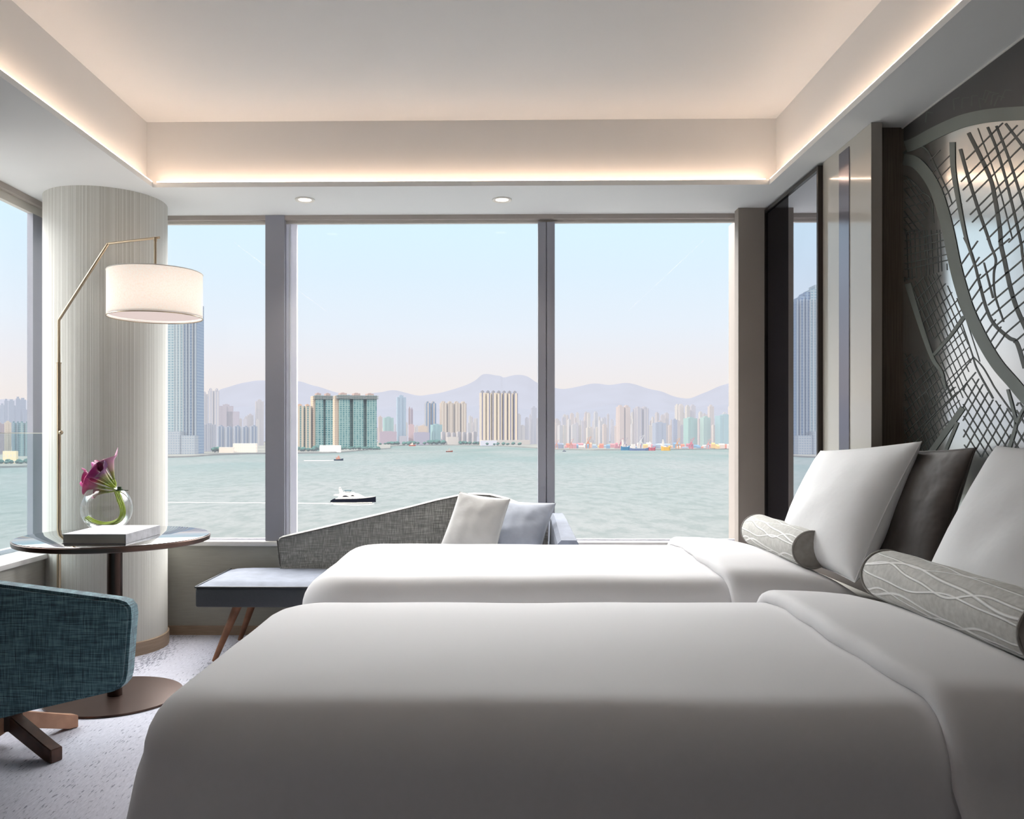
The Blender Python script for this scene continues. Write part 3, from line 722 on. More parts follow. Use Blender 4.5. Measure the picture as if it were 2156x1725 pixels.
def asec(y, xi, xo, z): return [Vector((xi-.01, y, .41)), Vector((xi, y, z-.02)), Vector((xi+.02, y, z)), Vector((xo-.012, y, z)), Vector((xo, y, z-.02)), Vector((xo-.03, y, .41))]
loft(bm, [asec(4.90, .325, .415, .745), asec(4.80, .33, .42, .735), asec(4.65, .333, .432, .70), asec(4.50, .336, .445, .665), asec(4.42, .338, .45, .645)])
P(bm, 'armrest', M['velvet'], ch)
for (tx, ty, bx_, by) in ((atY(500, 1283, 4.42).x, 4.44, atZ(452, 1392, 0).x, 4.40), (atY(543, 1285, 4.82).x, 4.80, atY(505, 1360, 4.86).x, 4.86), (.25, 4.44, .36, 4.40), (.25, 4.80, .36, 4.86)):
    bm = BM(); cyl(bm, (bx_, by, 0), (tx, ty, .302), .013, .024, 20); P(bm, 'leg', M['walnut'], ch)
bm = BM(); box(bm, (-1.42, 4.42, .285), (.3, 4.84, .302)); P(bm, 'under_frame', M['bronze_dark'], ch)
# cushions (in front of back)
pillow('cushion', [atY(1040, 1180, 4.56), atY(915, 1180, 4.62), atY(968, 1036, 4.72), atY(1074, 1051, 4.64)], .13, M['cush_w'], 'off-white velvet cushion propped against the chaise back', 'cushion')
pillow('cushion', [atY(1133, 1180, 4.62), atY(1020, 1180, 4.66), atY(1046, 1052, 4.80), atY(1170, 1060, 4.72)], .13, M['cush_b'], 'blue-grey velvet cushion leaning behind the off-white cushion on the chaise', 'cushion')

# ================================================================== TABLE + things on it
TC = Vector((atZ(236, 1472, 0).x, 3.79, 0)); TZ = .742
tb = thing('pedestal_table', 'round bronze pedestal table with mirrored glass top beside the column', 'table', tuple(TC))
def at(c, prof, seg=96): bm = BM(); lathe(bm, prof, tuple(c), seg); return bm
P(at(TC, [(0, TZ-.004), (.412, TZ-.004), (.414, TZ-.001), (.412, TZ), (0, TZ)]), 'glass_top', M['tabletop'], tb, angle=30)
P(at(TC, [(0, TZ-.028), (.408, TZ-.028), (.417, TZ-.024), (.419, TZ-.006), (.417, TZ-.0042), (0, TZ-.0042)]), 'top_rim', M['bronze'], tb, angle=30)
P(at(TC, [(.0, .011), (.0335, .011), (.0335, TZ-.028), (0, TZ-.028)], 32), 'pole', M['bronze_dark'], tb, angle=30)
P(at(TC, [(0, 0), (.295, 0), (.299, .003), (.297, .010), (0, .0108)]), 'base_plate', M['bronze'], tb, angle=30)
# book
zb0 = TZ+.001; bl = atZ(130, 1146, TZ); br = atZ(264, 1146, TZ); bk = atZ(344, 1106, TZ+.042)
bkx = (bl.x+br.x)/2
book = thing('coffee_table_book', 'thick book with white marbled cover lying on the round table', 'book', (bkx, 3.7, zb0))
ux = Vector((br.x-bl.x, 0, 0)); by0 = bl.y; by1 = bk.y; x0, x1 = bl.x, br.x
bm = BM(); box(bm, (x0, by0, zb0), (x1+.004, by1, zb0+.003)); box(bm, (x0, by0, zb0+.038), (x1+.004, by1, zb0+.041)); box(bm, (x1, by0, zb0+.003), (x1+.004, by1, zb0+.038)); P(bm, 'cover', M['book_cover'], book, smooth=False)
bm = BM(); box(bm, (x0+.004, by0+.004, zb0+.0031), (x1-.0001, by1-.004, zb0+.0379)); P(bm, 'pages', M['paper'], book, smooth=False)
# vase
VR = .118; vc = atZ(223, 1112, TZ); vc = Vector((atY(223, 1070, 4.0).x, 4.01, TZ+.001)); vz = .104
vs = thing('glass_vase', 'clear round glass bowl vase half filled with water on the table', 'vase', tuple(vc))
pr = []
a0 = math.asin((vz)/VR); a1 = math.acos(.060/VR)
for i in range(33):
    a = -a0+(a1+a0)*i/32; pr.append((VR*math.cos(a), vz+VR*math.sin(a)))
ri = [(r-.004, max(z, .004) if i == 0 else z) for i, (r, z) in enumerate(pr)][::-1]
P(at(vc, [(0, 0)] + pr, 64), 'bowl', M['vase'], vs, angle=60)
bm = BM(); tube(bm, [(vc.x+.060*math.cos(2*PI*k/40), vc.y+.060*math.sin(2*PI*k/40), vc.z+pr[-1][1]) for k in range(41)], .0025, 6); P(bm, 'rim', M['vase'], vs)
wl = vz+.012
wp = [(r-.006, z) for r, z in pr if z < wl] ; P(at(vc, [(0, .004)] + [(r, max(z, .004)) for r, z in wp] + [(0, wp[-1][1])], 48), 'water', M['water_in'], vs, angle=60)
# calla lilies
tie = atY(249, 1033, 4.0)
lily_specs = [ # flower tip px, base px, depth offset, colours, label
    ((226, 950), (240, 1010), .015, '#c78aa8', '#c9a9a4', 'topmost calla lily with pale pink and green throat'),
    ((196, 966), (236, 1012), .03, '#7a2350', '#8a3a68', 'dark burgundy calla lily at the top left of the bunch'),
    ((204, 984), (232, 1016), -.045, '#5a2a5c', '#7a4a70', 'deep purple calla lily in the centre front of the bunch'),
    ((180, 984), (228, 1018), -.01, '#a8317f', '#a04a86', 'bright magenta calla lily left of the purple one'),
    ((162, 1018), (224, 1028), -.03, '#c23c82', '#c47a98', 'pink magenta calla lily with open mouth at far left of the bunch'),
    ((164, 998), (222, 1020), .03, '#b04a80', '#b0688c', 'small rose calla lily peeking out behind the far left one'),
    ((190, 1036), (230, 1036), .0, '#c06a96', '#b58a94', 'lowest calla lily drooping over the vase rim')]
for k, (tp, bp_, dy, c1, c2, lb) in enumerate(lily_specs):
    base = atY(bp_[0], bp_[1], 4.0+dy*.5); tip = atY(tp[0], tp[1], 4.0+dy); ax = (tip-base); Lh = ax.length
    o = thing('calla_lily', lb, 'flower', tuple(tie), 'calla lilies in the glass vase')
    bm = BM(); rows = []
    big = (1.0, .9, 1.0, 1.05, 1.1, .7, .7)[k]
    for i in range(15):
        t_ = i/14; row = []
        for j in range(33):
            a = -PI*1.04 + 2*PI*1.04*j/32
            r = .004+.025*big*(t_**1.5) + (.014*big*max(0, t_-.75)/.25)*(1 if t_ > .75 else 0)
            tipx = math.exp(-(a/.45)**2); ln = Lh*.80*t_*(1 + .27*t_*tipx + .05*t_*math.cos(a)) - max(0, t_-.8)*.05*(1-tipx)*big
            r2 = r*(1+.015*abs(a)) + .006*t_**4*tipx
            row.append((r2*math.cos(a), r2*math.sin(a), ln))
        rows.append(row)
    grid(bm, rows); sp = finish(bm, 'spathe', lilymat('lily_%d' % k, c1, c2), o, angle=120)
    sm = sp.modifiers.new('solid', 'SOLIDIFY'); sm.thickness = .0012
    q = ax.normalized().to_track_quat('Z', 'Y'); sp.rotation_mode = 'QUATERNION'
    sp.rotation_quaternion = q @ Matrix.Rotation((2.2, 3.6, 1.2, 2.7, 3.2, 2.4, 4.0)[k], 4, 'Z').to_quaternion(); sp.location = base-tie
    bm = BM(); cyl(bm, (0, 0, Lh*.15), (0, 0, Lh*.62), .003, .002, 10); sx_ = finish(bm, 'spadix', pbr('spadix_%d' % k, '#c9a24a', .6, var=(200, .2)), o); sx_.rotation_mode = 'QUATERNION'; sx_.rotation_quaternion = q; sx_.location = base-tie
    j = (k-3)*.006
    path = [base+ax.normalized()*.004, base*.6+tie*.4, tie+Vector((j*.5, j, 0))]
    inner = [(255, 1048), (262, 1068), (262, 1086), (250, 1100), (228, 1105), (206, 1101), (188, 1090+k*.8)]
    path += [atY(x-abs(j)*500, y-(k % 3)*2.0, 4.0+j*1.6) for x, y in inner]
    bm = BM(); tube(bm, smoothpts(path, 5), .0042, 8); st_ = finish(bm, 'stem', M['stem'], o, origin=tuple(tie)); st_.location = (0, 0, 0)
tz_ = bm = BM(); tube(bm, [tie+Vector((.015*math.cos(a), .015*math.sin(a), .004)) for a in [2*PI*k/16 for k in range(17)]], .005, 8)
tube(bm, [tie+Vector((.01, -.012, .006)), tie+Vector((.035, -.02, .002)), tie+Vector((.058, -.02, .002))], .002, 6); box(bm, tie+Vector((.004, -.024, .006)), tie+Vector((.024, -.012, .02)), .003)
tag(finish(bm, 'flower_tie', M['ribbon'], None), 'dark green knotted tie around the calla lily stems at the vase rim', 'tie')

# ================================================================== FLOOR LAMP
PY = 4.28; HY = 4.12
lb0 = atY(124, 1300, PY); lx = lb0.x
fl = thing('floor_lamp', 'tall brass arc floor lamp with white drum shade in front of the column', 'lamp', (lx, PY, 0))
P(at((lx, PY, 0), [(0, 0), (.10, 0), (.102, .006), (.098, .012), (0, .014)], 40), 'base_plate', M['brass'], fl)
zc = atY(124, 765, PY).z; b1 = atY(124, 674, PY); b2 = atY(228, 513, (PY+HY)/2); b3 = atY(336, 500, HY)
bm = BM(); cyl(bm, (lx, PY, .012), (lx, PY, zc), .0105, .0105, 16); P(bm, 'pole', M['brass'], fl)
bm = BM(); cyl(bm, (lx, PY, zc-.003), (lx, PY, zc+.004), .0125, .0125, 16); P(bm, 'collar', M['brass'], fl)
bm = BM(); cyl(bm, (lx, PY, zc), (lx, PY, b1.z), .007, .007, 16); P(bm, 'upper_pole', M['brass'], fl)
bm = BM(); tube(bm, [b1-Vector((0, 0, .03)), b1, b2], .0075, 14); tube(bm, [b2-(b2-b1).normalized()*.02, b2, b3], .006, 14); P(bm, 'arm', M['brass'], fl)
sc = atY(327, 620, HY); st = atY(327, 575, HY).z; sb = atY(327, 669, HY).z; SR = .225
bm = BM(); cyl(bm, (sc.x, HY, st-.01), (sc.x, HY, atY(327, 503, HY).z), .0065, .0065, 12); cyl(bm, (sc.x, HY, atY(327, 503, HY).z-.012), (sc.x, HY, atY(327, 503, HY).z+.006), .009, .009, 12); P(bm, 'drop_stem', M['brass'], fl)
m, t = newmat('lampshade_linen'); out = t.new('ShaderNodeOutputMaterial'); d1 = t.new('ShaderNodeBsdfDiffuse'); d2 = t.new('ShaderNodeBsdfTranslucent'); mx = t.new('ShaderNodeMixShader'); mx.inputs[0].default_value = .4
tc = t.new('ShaderNodeTexCoord'); n = t.new('ShaderNodeTexNoise'); n.inputs['Scale'].default_value = 150; t.link(tc.outputs['Object'], n.inputs['Vector'])
cc_ = t.ramp(n.outputs[0], [(.3, C('#efe9e2')), (.7, C('#faf5ef'))]); t.link(cc_, d1.inputs[0]); t.link(cc_, d2.inputs[0]); t.link(d1.outputs[0], mx.inputs[1]); t.link(d2.outputs[0], mx.inputs[2])
e = t.new('ShaderNodeEmission'); e.inputs[0].default_value = C('#f6e3d8'); e.inputs[1].default_value = .16; ad = t.new('ShaderNodeAddShader'); t.link(mx.outputs[0], ad.inputs[0]); t.link(e.outputs[0], ad.inputs[1]); t.link(ad.outputs[0], out.inputs[0]); M['shade'] = m
sh = P(at((sc.x, HY, 0), [(SR, sb), (SR, st)], 72), 'lamp_shade', M['shade'], fl)
for z in (sb, st):
    bm = BM(); tube(bm, [(sc.x+SR*math.cos(2*PI*k/72), HY+SR*math.sin(2*PI*k/72), z) for k in range(73)], .0025, 6); P(bm, 'shade_rim', M['brass'] if z == sb else M['white_trim'], sh)
P(at((sc.x, HY, 0), [(0, sb+.012), (SR-.004, sb+.012)], 72), 'diffuser_disc', emit('diffuser_glow', '#f8e4de', .85), sh)
L = bpy.data.lights.new('lamp_bulb', 'POINT'); L.energy = 2.2; L.color = (1, .88, .76); L.shadow_soft_size = .05
lo = bpy.data.objects.new('lamp_bulb', L); link(lo, fl); lo.location = Vector((sc.x, HY, (st+sb)/2))-fl.location
bm = BM(); bmesh.ops.create_icosphere(bm, subdivisions=2, radius=.012); bmesh.ops.translate(bm, verts=bm.verts, vec=atY(128, 911, PY-.01)); P(bm, 'switch_knob', M['brass'], fl)

# ================================================================== TEAL CHAIR
t1 = atZ(112, 1603, 0); t2 = atZ(148, 1533, 0); mdp = (t1+t2)/2; dd = t2-t1; hd = dd.length/2; pn = Vector((-dd.y, dd.x, 0)).normalized(); hub = mdp+pn*hd
if hub.x > mdp.x: hub = mdp-pn*hd
tch = thing('armchair', 'teal tweed armchair on a wooden four-star base at the left edge', 'armchair', (hub.x, hub.y, 0))
for v_, mt in ((t1-hub, 'walnut_dk'), (t2-hub, 'walnut_lt'), (hub-t1, 'walnut'), (hub-t2, 'walnut_lt')):
    v_ = Vector((v_.x, v_.y, 0)); v_ = v_*1.08; sd = Vector((-v_.y, v_.x, 0)).normalized()*.024; h = Vector((hub.x, hub.y, 0))
    def sec(c, z0_, z1_): return [c-sd+Vector((0, 0, z0_)), c+sd+Vector((0, 0, z0_)), c+sd+Vector((0, 0, z1_)), c-sd+Vector((0, 0, z1_))]
    bm = BM(); loft(bm, [sec(h, .085, .15), sec(h+v_*.86, .004, .062), sec(h+v_, .0, .05)]); bmesh.ops.bevel(bm, geom=list(bm.edges), offset=.003, segments=2, affect='EDGES'); P(bm, 'leg', M[mt], tch)
P(at((hub.x, hub.y, 0), [(0, .08), (.045, .08), (.045, .16), (.03, .17), (.03, .30), (0, .30)], 24), 'swivel_post', M['bronze_dark'], tch)
CYn, CYf = 2.86, 3.50
def roundpoly(pts, r, n=5):
    out = []; N_ = len(pts)
    for i in range(N_):
        p, a, b = pts[i], pts[i-1], pts[(i+1) % N_]; d0 = (a-p).normalized(); d1_ = (b-p).normalized()
        for k in range(n+1):
            s = k/n; out.append((p+d0*r)*(1-s)**2 + p*2*s*(1-s) + (p+d1_*r)*s*s)
    return out
corn = [atY(277, 1268, CYn), atY(263, 1452, CYn), atY(-20, 1518, CYn), atY(-190, 1500, CYn), atY(-215, 1204, CYn)]
bm = BM(); prism(bm, roundpoly(corn, .05, 3), (0, .075, 0)); es = [e for e in bm.edges if abs(e.verts[0].co.y-e.verts[1].co.y) < .001]
bmesh.ops.bevel(bm, geom=es, offset=.011, segments=2, affect='EDGES'); P(bm, 'backrest', M['teal'], tch, angle=60)
XA, XB_ = corn[0].x, corn[4].x
for sx0, sx1, tx1 in ((XA-.055, XA-.125, XA-.30), (XB_+.055, XB_+.125, XB_+.26)):
    hz_ = corn[0].z-.03
    def asx(x0_, x1_, y, za, zt_): return [Vector((x0_, y, za)), Vector((x1_, y, za)), Vector((x1_, y, zt_-.02)), Vector(((x0_+x1_)/2, y, zt_)), Vector((x0_, y, zt_-.02))]
    w_ = sx1-sx0; q = tx1-sx1
    bm = BM(); loft(bm, [asx(sx0, sx1, CYn+.06, .34, hz_), asx(sx0+q*.4, sx1+q*.4, CYn+.22, .32, hz_-.03), asx(sx0+q, sx1+q, CYn+.48, .30, hz_-.12)]); P(bm, 'armrest', M['teal'], tch, angle=50)
bm = BM(); box(bm, (XB_+.30, CYn+.08, .30), (XA-.32, CYf-.02, .44), .035, 3); P(bm, 'seat_cushion', M['teal'], tch)
bm = BM(); box(bm, (XB_+.32, CYn+.10, .262), (XA-.36, CYf-.06, .30), .006, 2); P(bm, 'seat_frame', M['teal'], tch)

# ================================================================== OUTSIDE
m, t = newmat('harbour_water'); out = t.new('ShaderNodeOutputMaterial'); tc = t.new('ShaderNodeTexCoord')
def wn(scale, s, det=4):
    mp = t.new('ShaderNodeMapping'); mp.inputs['Scale'].default_value = scale; t.link(tc.outputs['Object'], mp.inputs[0])
    n = t.new('ShaderNodeTexNoise'); n.inputs['Scale'].default_value = s; n.inputs['Detail'].default_value = det; t.link(mp.outputs[0], n.inputs['Vector']); return n.outputs[0]
big = wn((.006, .0022, 1), 1, 4); rip = wn((.12, .05, 1), 1, 4); rip2 = wn((.5, .25, 1), 1, 3)
sxy = t.new('ShaderNodeSeparateXYZ'); t.link(tc.outputs['Object'], sxy.inputs[0])
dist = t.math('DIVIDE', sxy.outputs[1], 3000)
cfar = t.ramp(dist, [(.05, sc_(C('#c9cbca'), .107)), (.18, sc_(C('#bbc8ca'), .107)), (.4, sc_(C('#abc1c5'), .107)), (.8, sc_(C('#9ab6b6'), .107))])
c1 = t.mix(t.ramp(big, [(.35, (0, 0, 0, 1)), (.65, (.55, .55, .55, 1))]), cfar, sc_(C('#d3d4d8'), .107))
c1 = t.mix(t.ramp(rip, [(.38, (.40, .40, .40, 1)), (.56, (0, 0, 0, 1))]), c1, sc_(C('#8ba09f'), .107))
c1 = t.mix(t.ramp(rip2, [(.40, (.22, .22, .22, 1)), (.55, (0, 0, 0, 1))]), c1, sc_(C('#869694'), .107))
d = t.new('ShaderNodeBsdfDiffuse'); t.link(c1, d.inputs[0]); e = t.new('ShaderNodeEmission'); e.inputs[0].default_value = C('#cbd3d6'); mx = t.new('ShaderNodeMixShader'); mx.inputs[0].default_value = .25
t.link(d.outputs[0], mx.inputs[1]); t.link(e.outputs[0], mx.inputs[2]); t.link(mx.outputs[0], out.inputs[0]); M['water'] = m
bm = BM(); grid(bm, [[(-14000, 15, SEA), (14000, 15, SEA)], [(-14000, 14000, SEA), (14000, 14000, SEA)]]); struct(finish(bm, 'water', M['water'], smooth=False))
# land
shore = [(-900, 992), (-300, 988), (0, 986), (66, 984), (180, 972), (330, 965), (400, 963), (452, 959), (520, 956.5), (600, 956), (650, 955), (690, 955), (735, 952), (775, 948), (822, 945), (822, 943), (796, 941.5), (835, 939.5), (870, 937.5), (900, 938), (1000, 938.5), (1060, 940), (1125, 944), (1170, 947.5), (1250, 948.5), (1360, 948), (1450, 947), (1560, 945.5), (1750, 944), (2100, 942), (3000, 941)]
fr = [sea(x, y) for x, y in shore]
bm = BM(); lo = [Vector((p.x, p.y, SEA-1)) for p in fr]; hi = [Vector((p.x, p.y, SEA+2.6)) for p in fr]; h2 = [Vector((p.x*1.006, p.y*1.006, SEA+3)) for p in fr]; bk = [Vector((p.x*7500/p.y, 7500, SEA+14)) for p in fr]
grid(bm, [lo, hi, h2, bk]); struct(finish(bm, 'shore_ground', hplain('shore_ground', '#9a9c94', .38, var=(.012, .3)), smooth=False))
# mountains
def mountains(name, ridge, D, mat, seed):
    pts = smoothpts([Vector((x, y, 0)) for x, y in ridge], 10); rows = []
    for k in range(9):
        row = []; s = k/8
        for i, p in enumerate(pts):
            base = atY(p.x, p.y, D); h = base.z-SEA
            yy = D*(1-.28*s); nz = noise.noise(Vector((base.x/500, yy/500, seed)))*80*s + noise.noise(Vector((base.x/160, yy/300, seed)))*18
            row.append(Vector((base.x*(1-.28*s), yy, SEA+10+(h-10)*(1-s)**1.15+nz*(1-s))))
        rows.append(row)
    bm = BM(); grid(bm, rows); struct(finish(bm, name, mat, angle=180))
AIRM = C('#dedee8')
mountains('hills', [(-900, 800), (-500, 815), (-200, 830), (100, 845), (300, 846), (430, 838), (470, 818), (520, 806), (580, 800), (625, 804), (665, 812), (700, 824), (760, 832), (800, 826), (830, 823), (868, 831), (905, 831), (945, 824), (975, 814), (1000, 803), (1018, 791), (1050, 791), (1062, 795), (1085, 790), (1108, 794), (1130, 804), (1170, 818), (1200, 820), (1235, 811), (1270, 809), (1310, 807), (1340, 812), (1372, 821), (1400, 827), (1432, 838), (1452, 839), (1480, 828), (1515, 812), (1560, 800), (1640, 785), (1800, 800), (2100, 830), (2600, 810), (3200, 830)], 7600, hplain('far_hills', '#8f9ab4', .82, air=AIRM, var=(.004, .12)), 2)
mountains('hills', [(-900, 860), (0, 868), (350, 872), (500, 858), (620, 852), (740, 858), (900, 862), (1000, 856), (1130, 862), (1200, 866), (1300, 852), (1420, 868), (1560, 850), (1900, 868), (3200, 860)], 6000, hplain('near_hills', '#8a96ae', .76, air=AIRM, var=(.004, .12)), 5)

placed = []
bc = {}
def bmat(wall, win, haze, **kw):
    key = (wall, win, haze, tuple(sorted(kw.items())))
    if key not in bc: bc[key] = hazy('facade_%d' % len(bc), wall, win, haze, **kw)
    return bc[key]
def tower(x0, x1, yt, D, mat, label, name='apartment_tower', group=None, yaw=.5, dep=.6, lobes=1, crown=1, cat='building', extra=None, crownmat=None, simple=False, base=None):
    a = atY((x0+x1)/2, yt, D); W = (x1-x0)/F*D; cy, sy = math.cos(yaw), abs(math.sin(yaw)); w = W/(cy+dep*sy) if lobes <= 1 else W/(cy+dep/lobes*1.2*sy)
    dp = w*dep if lobes <= 1 else w/lobes*1.2
    rr = .5*math.hypot(w, dp)*(.92 if simple else .86)
    if len(placed) >= 0:
        for _ in range(60):
            if all(math.hypot(a.x-q[0], D-q[1]) > rr+q[2] for q in placed): break
            D += 25; a = atY((x0+x1)/2, yt, D)
    placed.append((a.x, D, rr))
    zb = SEA+1 if base is None else base; H = a.z-zb
    bm = BM(); ce = H*(.965 if crown else 1)
    if lobes <= 1:
        box(bm, (-w/2, -dp/2, 0), (w/2, dp/2, ce))
        if not simple: box(bm, (-w*.28, -dp/2-dp*.07, 0), (w*.05, dp/2, ce*.99))
        if simple and crown: box(bm, (-w*.3, -dp*.3, ce), (w*.25, dp*.3, H))
    else:
        lw = w/lobes
        box(bm, (-w/2+lw*.1, -dp*.2, 0), (w/2-lw*.1, dp*.45, ce))
        for i in range(lobes):
            xx = -w/2+lw*(i+.5); box(bm, (xx-lw*.37, -dp/2, 0), (xx+lw*.37, dp*.35, ce*(1-.006*(i % 2))))
    if simple:
        o = finish(bm, name, mat, None, smooth=False); o.location = (a.x, D, zb); o.rotation_euler = (0, 0, yaw); return tag(o, label, cat, group)
    o = thing(name, label, cat, (a.x, D, zb), group, yaw)
    finish(bm, 'facade', mat, o, smooth=False)
    if crown:
        bm = BM(); n = max(1, lobes)
        for i in range(n):
            lw = w/n; xx = -w/2+lw*(i+.5); box(bm, (xx-lw*.25, -dp*.28, ce), (xx+lw*.22, dp*.25, H)); box(bm, (xx-lw*.1, -dp*.1, H), (xx+lw*.1, dp*.1, H+H*.012))
        finish(bm, 'roof_block', crownmat or mat, o, smooth=False)
    if extra: extra(o, w, dp, H)
    return o
cream, tealw = '#f4e2cc', '#1f8a94'
# tall glass tower
gm = bmat('#9fbcd6', '#4f80b4', .38, bay=7, fl=6, wfrac=.55, vfrac=.6); gm2 = bmat('#c7dbe2', '#7fb0c2', .36, bay=7, fl=5.5, wfrac=.6, vfrac=.5)
D = 1700; a = atY(388, 612, D); zb = SEA+1; H = a.z-zb; u = D/F
placed.append((a.x-8, D-5, 52)); gt_ = thing('glass_skyscraper', 'tall blue glass skyscraper across the harbour just right of the column', 'building', (a.x, D, zb))
bm = BM(); box(bm, (-46*u, -8, 0), (-10*u, 26, H*1.02)); box(bm, (-16*u, -14, 0), (2*u, 26, H*.99)); finish(bm, 'pale_wing', gm2, gt_, smooth=False)
bm = BM(); box(bm, (1*u, -12, 0), (11*u, 26, H*.975)); box(bm, (9.5*u, -4, 0), (14*u, 24, H*.965)); box(bm, (13*u, -12, 0), (22*u, 26, H*.95)); box(bm, (22*u, -6, 0), (27*u, 24, H*.93)); box(bm, (27*u, -13, 0), (32.5*u, 26, H*.915)); finish(bm, 'blue_wing', gm, gt_, smooth=False)
bm = BM()
for i in range(8): box(bm, (-16*u+i*6.4*u, -15.5, 0), (-15.2*u+i*6.4*u, -13.5, H*.93))
finish(bm, 'vertical_fins', bmat('#e6f0f4', '#e6f0f4', .35), gt_, smooth=False)
bm = BM(); box(bm, (-50*u, -40, 0), (6*u, -15, 48)); box(bm, (6*u, -38, 0), (36*u, -15, 40)); finish(bm, 'podium', bmat('#c2cdd6', '#8fa9bd', .38, bay=5, fl=5), gt_, smooth=False)
# left-of-mullion district
LG = 'pale high-rises between the column and the left mullion'
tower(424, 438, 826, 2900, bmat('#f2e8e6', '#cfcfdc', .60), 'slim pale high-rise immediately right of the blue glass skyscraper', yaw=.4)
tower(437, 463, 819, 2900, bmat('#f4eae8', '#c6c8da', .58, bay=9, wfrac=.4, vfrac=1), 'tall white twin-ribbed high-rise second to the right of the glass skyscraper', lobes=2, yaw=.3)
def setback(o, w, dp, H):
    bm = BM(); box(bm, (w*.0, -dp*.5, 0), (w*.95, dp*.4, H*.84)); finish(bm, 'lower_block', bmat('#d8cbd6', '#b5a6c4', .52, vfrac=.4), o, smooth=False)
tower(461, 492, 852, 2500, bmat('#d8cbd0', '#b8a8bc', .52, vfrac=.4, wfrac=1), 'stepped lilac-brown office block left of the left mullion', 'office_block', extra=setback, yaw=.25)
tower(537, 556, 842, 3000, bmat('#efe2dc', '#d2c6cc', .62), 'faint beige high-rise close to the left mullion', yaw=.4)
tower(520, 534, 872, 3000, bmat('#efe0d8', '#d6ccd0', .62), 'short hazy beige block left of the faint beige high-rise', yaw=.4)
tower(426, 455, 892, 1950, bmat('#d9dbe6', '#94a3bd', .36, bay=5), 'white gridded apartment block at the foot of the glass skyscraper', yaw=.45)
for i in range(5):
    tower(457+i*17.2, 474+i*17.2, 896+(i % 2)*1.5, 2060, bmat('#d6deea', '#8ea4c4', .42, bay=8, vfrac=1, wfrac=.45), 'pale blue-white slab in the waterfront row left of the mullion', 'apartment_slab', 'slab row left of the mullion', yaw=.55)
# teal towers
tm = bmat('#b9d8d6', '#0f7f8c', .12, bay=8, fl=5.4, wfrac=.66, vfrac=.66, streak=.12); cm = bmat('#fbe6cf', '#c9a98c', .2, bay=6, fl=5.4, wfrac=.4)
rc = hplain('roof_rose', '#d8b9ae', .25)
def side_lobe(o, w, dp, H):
    bm = BM(); box(bm, (-w*.56, -dp*.3, 0), (-w*.46, dp*.45, H*.95)); finish(bm, 'sunlit_flank', cm, o, smooth=False)  # sunlight on the left face put into the flank's cream colour
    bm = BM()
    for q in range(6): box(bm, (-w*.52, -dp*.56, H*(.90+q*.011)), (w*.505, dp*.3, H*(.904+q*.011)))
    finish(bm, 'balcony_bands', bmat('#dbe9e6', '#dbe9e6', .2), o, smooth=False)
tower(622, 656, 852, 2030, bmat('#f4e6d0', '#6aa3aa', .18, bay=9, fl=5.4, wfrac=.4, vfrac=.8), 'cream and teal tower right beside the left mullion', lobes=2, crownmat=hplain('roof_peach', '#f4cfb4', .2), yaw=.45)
tower(658, 701, 829, 2050, tm, 'teal waterfront tower standing alone with left flank painted sunlit cream', lobes=2, crownmat=rc, extra=side_lobe, yaw=.5)
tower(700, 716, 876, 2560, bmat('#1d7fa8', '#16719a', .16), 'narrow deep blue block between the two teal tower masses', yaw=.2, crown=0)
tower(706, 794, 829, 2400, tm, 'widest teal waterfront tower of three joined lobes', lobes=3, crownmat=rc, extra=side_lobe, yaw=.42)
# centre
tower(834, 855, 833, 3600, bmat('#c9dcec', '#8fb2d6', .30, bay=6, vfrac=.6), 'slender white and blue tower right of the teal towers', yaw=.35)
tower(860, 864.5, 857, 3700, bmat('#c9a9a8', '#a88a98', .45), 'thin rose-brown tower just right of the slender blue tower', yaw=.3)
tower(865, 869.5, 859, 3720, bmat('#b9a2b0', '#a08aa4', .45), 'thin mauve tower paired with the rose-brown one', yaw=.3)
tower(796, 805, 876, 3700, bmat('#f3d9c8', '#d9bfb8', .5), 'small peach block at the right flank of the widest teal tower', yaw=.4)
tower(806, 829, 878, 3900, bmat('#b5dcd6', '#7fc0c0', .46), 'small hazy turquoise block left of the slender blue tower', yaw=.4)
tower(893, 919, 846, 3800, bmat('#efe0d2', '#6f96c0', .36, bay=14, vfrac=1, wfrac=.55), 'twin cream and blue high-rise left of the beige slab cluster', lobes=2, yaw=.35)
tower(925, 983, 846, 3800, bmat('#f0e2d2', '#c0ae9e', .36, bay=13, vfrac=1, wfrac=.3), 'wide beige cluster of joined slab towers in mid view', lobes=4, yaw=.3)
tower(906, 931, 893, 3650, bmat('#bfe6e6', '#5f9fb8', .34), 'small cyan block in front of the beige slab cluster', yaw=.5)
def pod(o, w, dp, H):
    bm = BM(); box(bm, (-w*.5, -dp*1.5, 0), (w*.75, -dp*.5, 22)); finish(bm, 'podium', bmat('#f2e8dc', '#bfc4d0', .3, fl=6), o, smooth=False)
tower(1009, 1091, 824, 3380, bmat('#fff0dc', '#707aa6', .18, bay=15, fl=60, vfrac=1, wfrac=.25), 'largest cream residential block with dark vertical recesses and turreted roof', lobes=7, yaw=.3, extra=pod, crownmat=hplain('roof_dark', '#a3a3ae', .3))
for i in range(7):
    tower(928+i*11, 938+i*11, 909+(i*7 % 3), 3560, bmat('#f4ece8', '#b7bcd0', .30, bay=7, vfrac=1), 'low white slab in the waterfront row under the beige cluster', 'apartment_slab', 'white waterfront slab row', yaw=.6, simple=True)
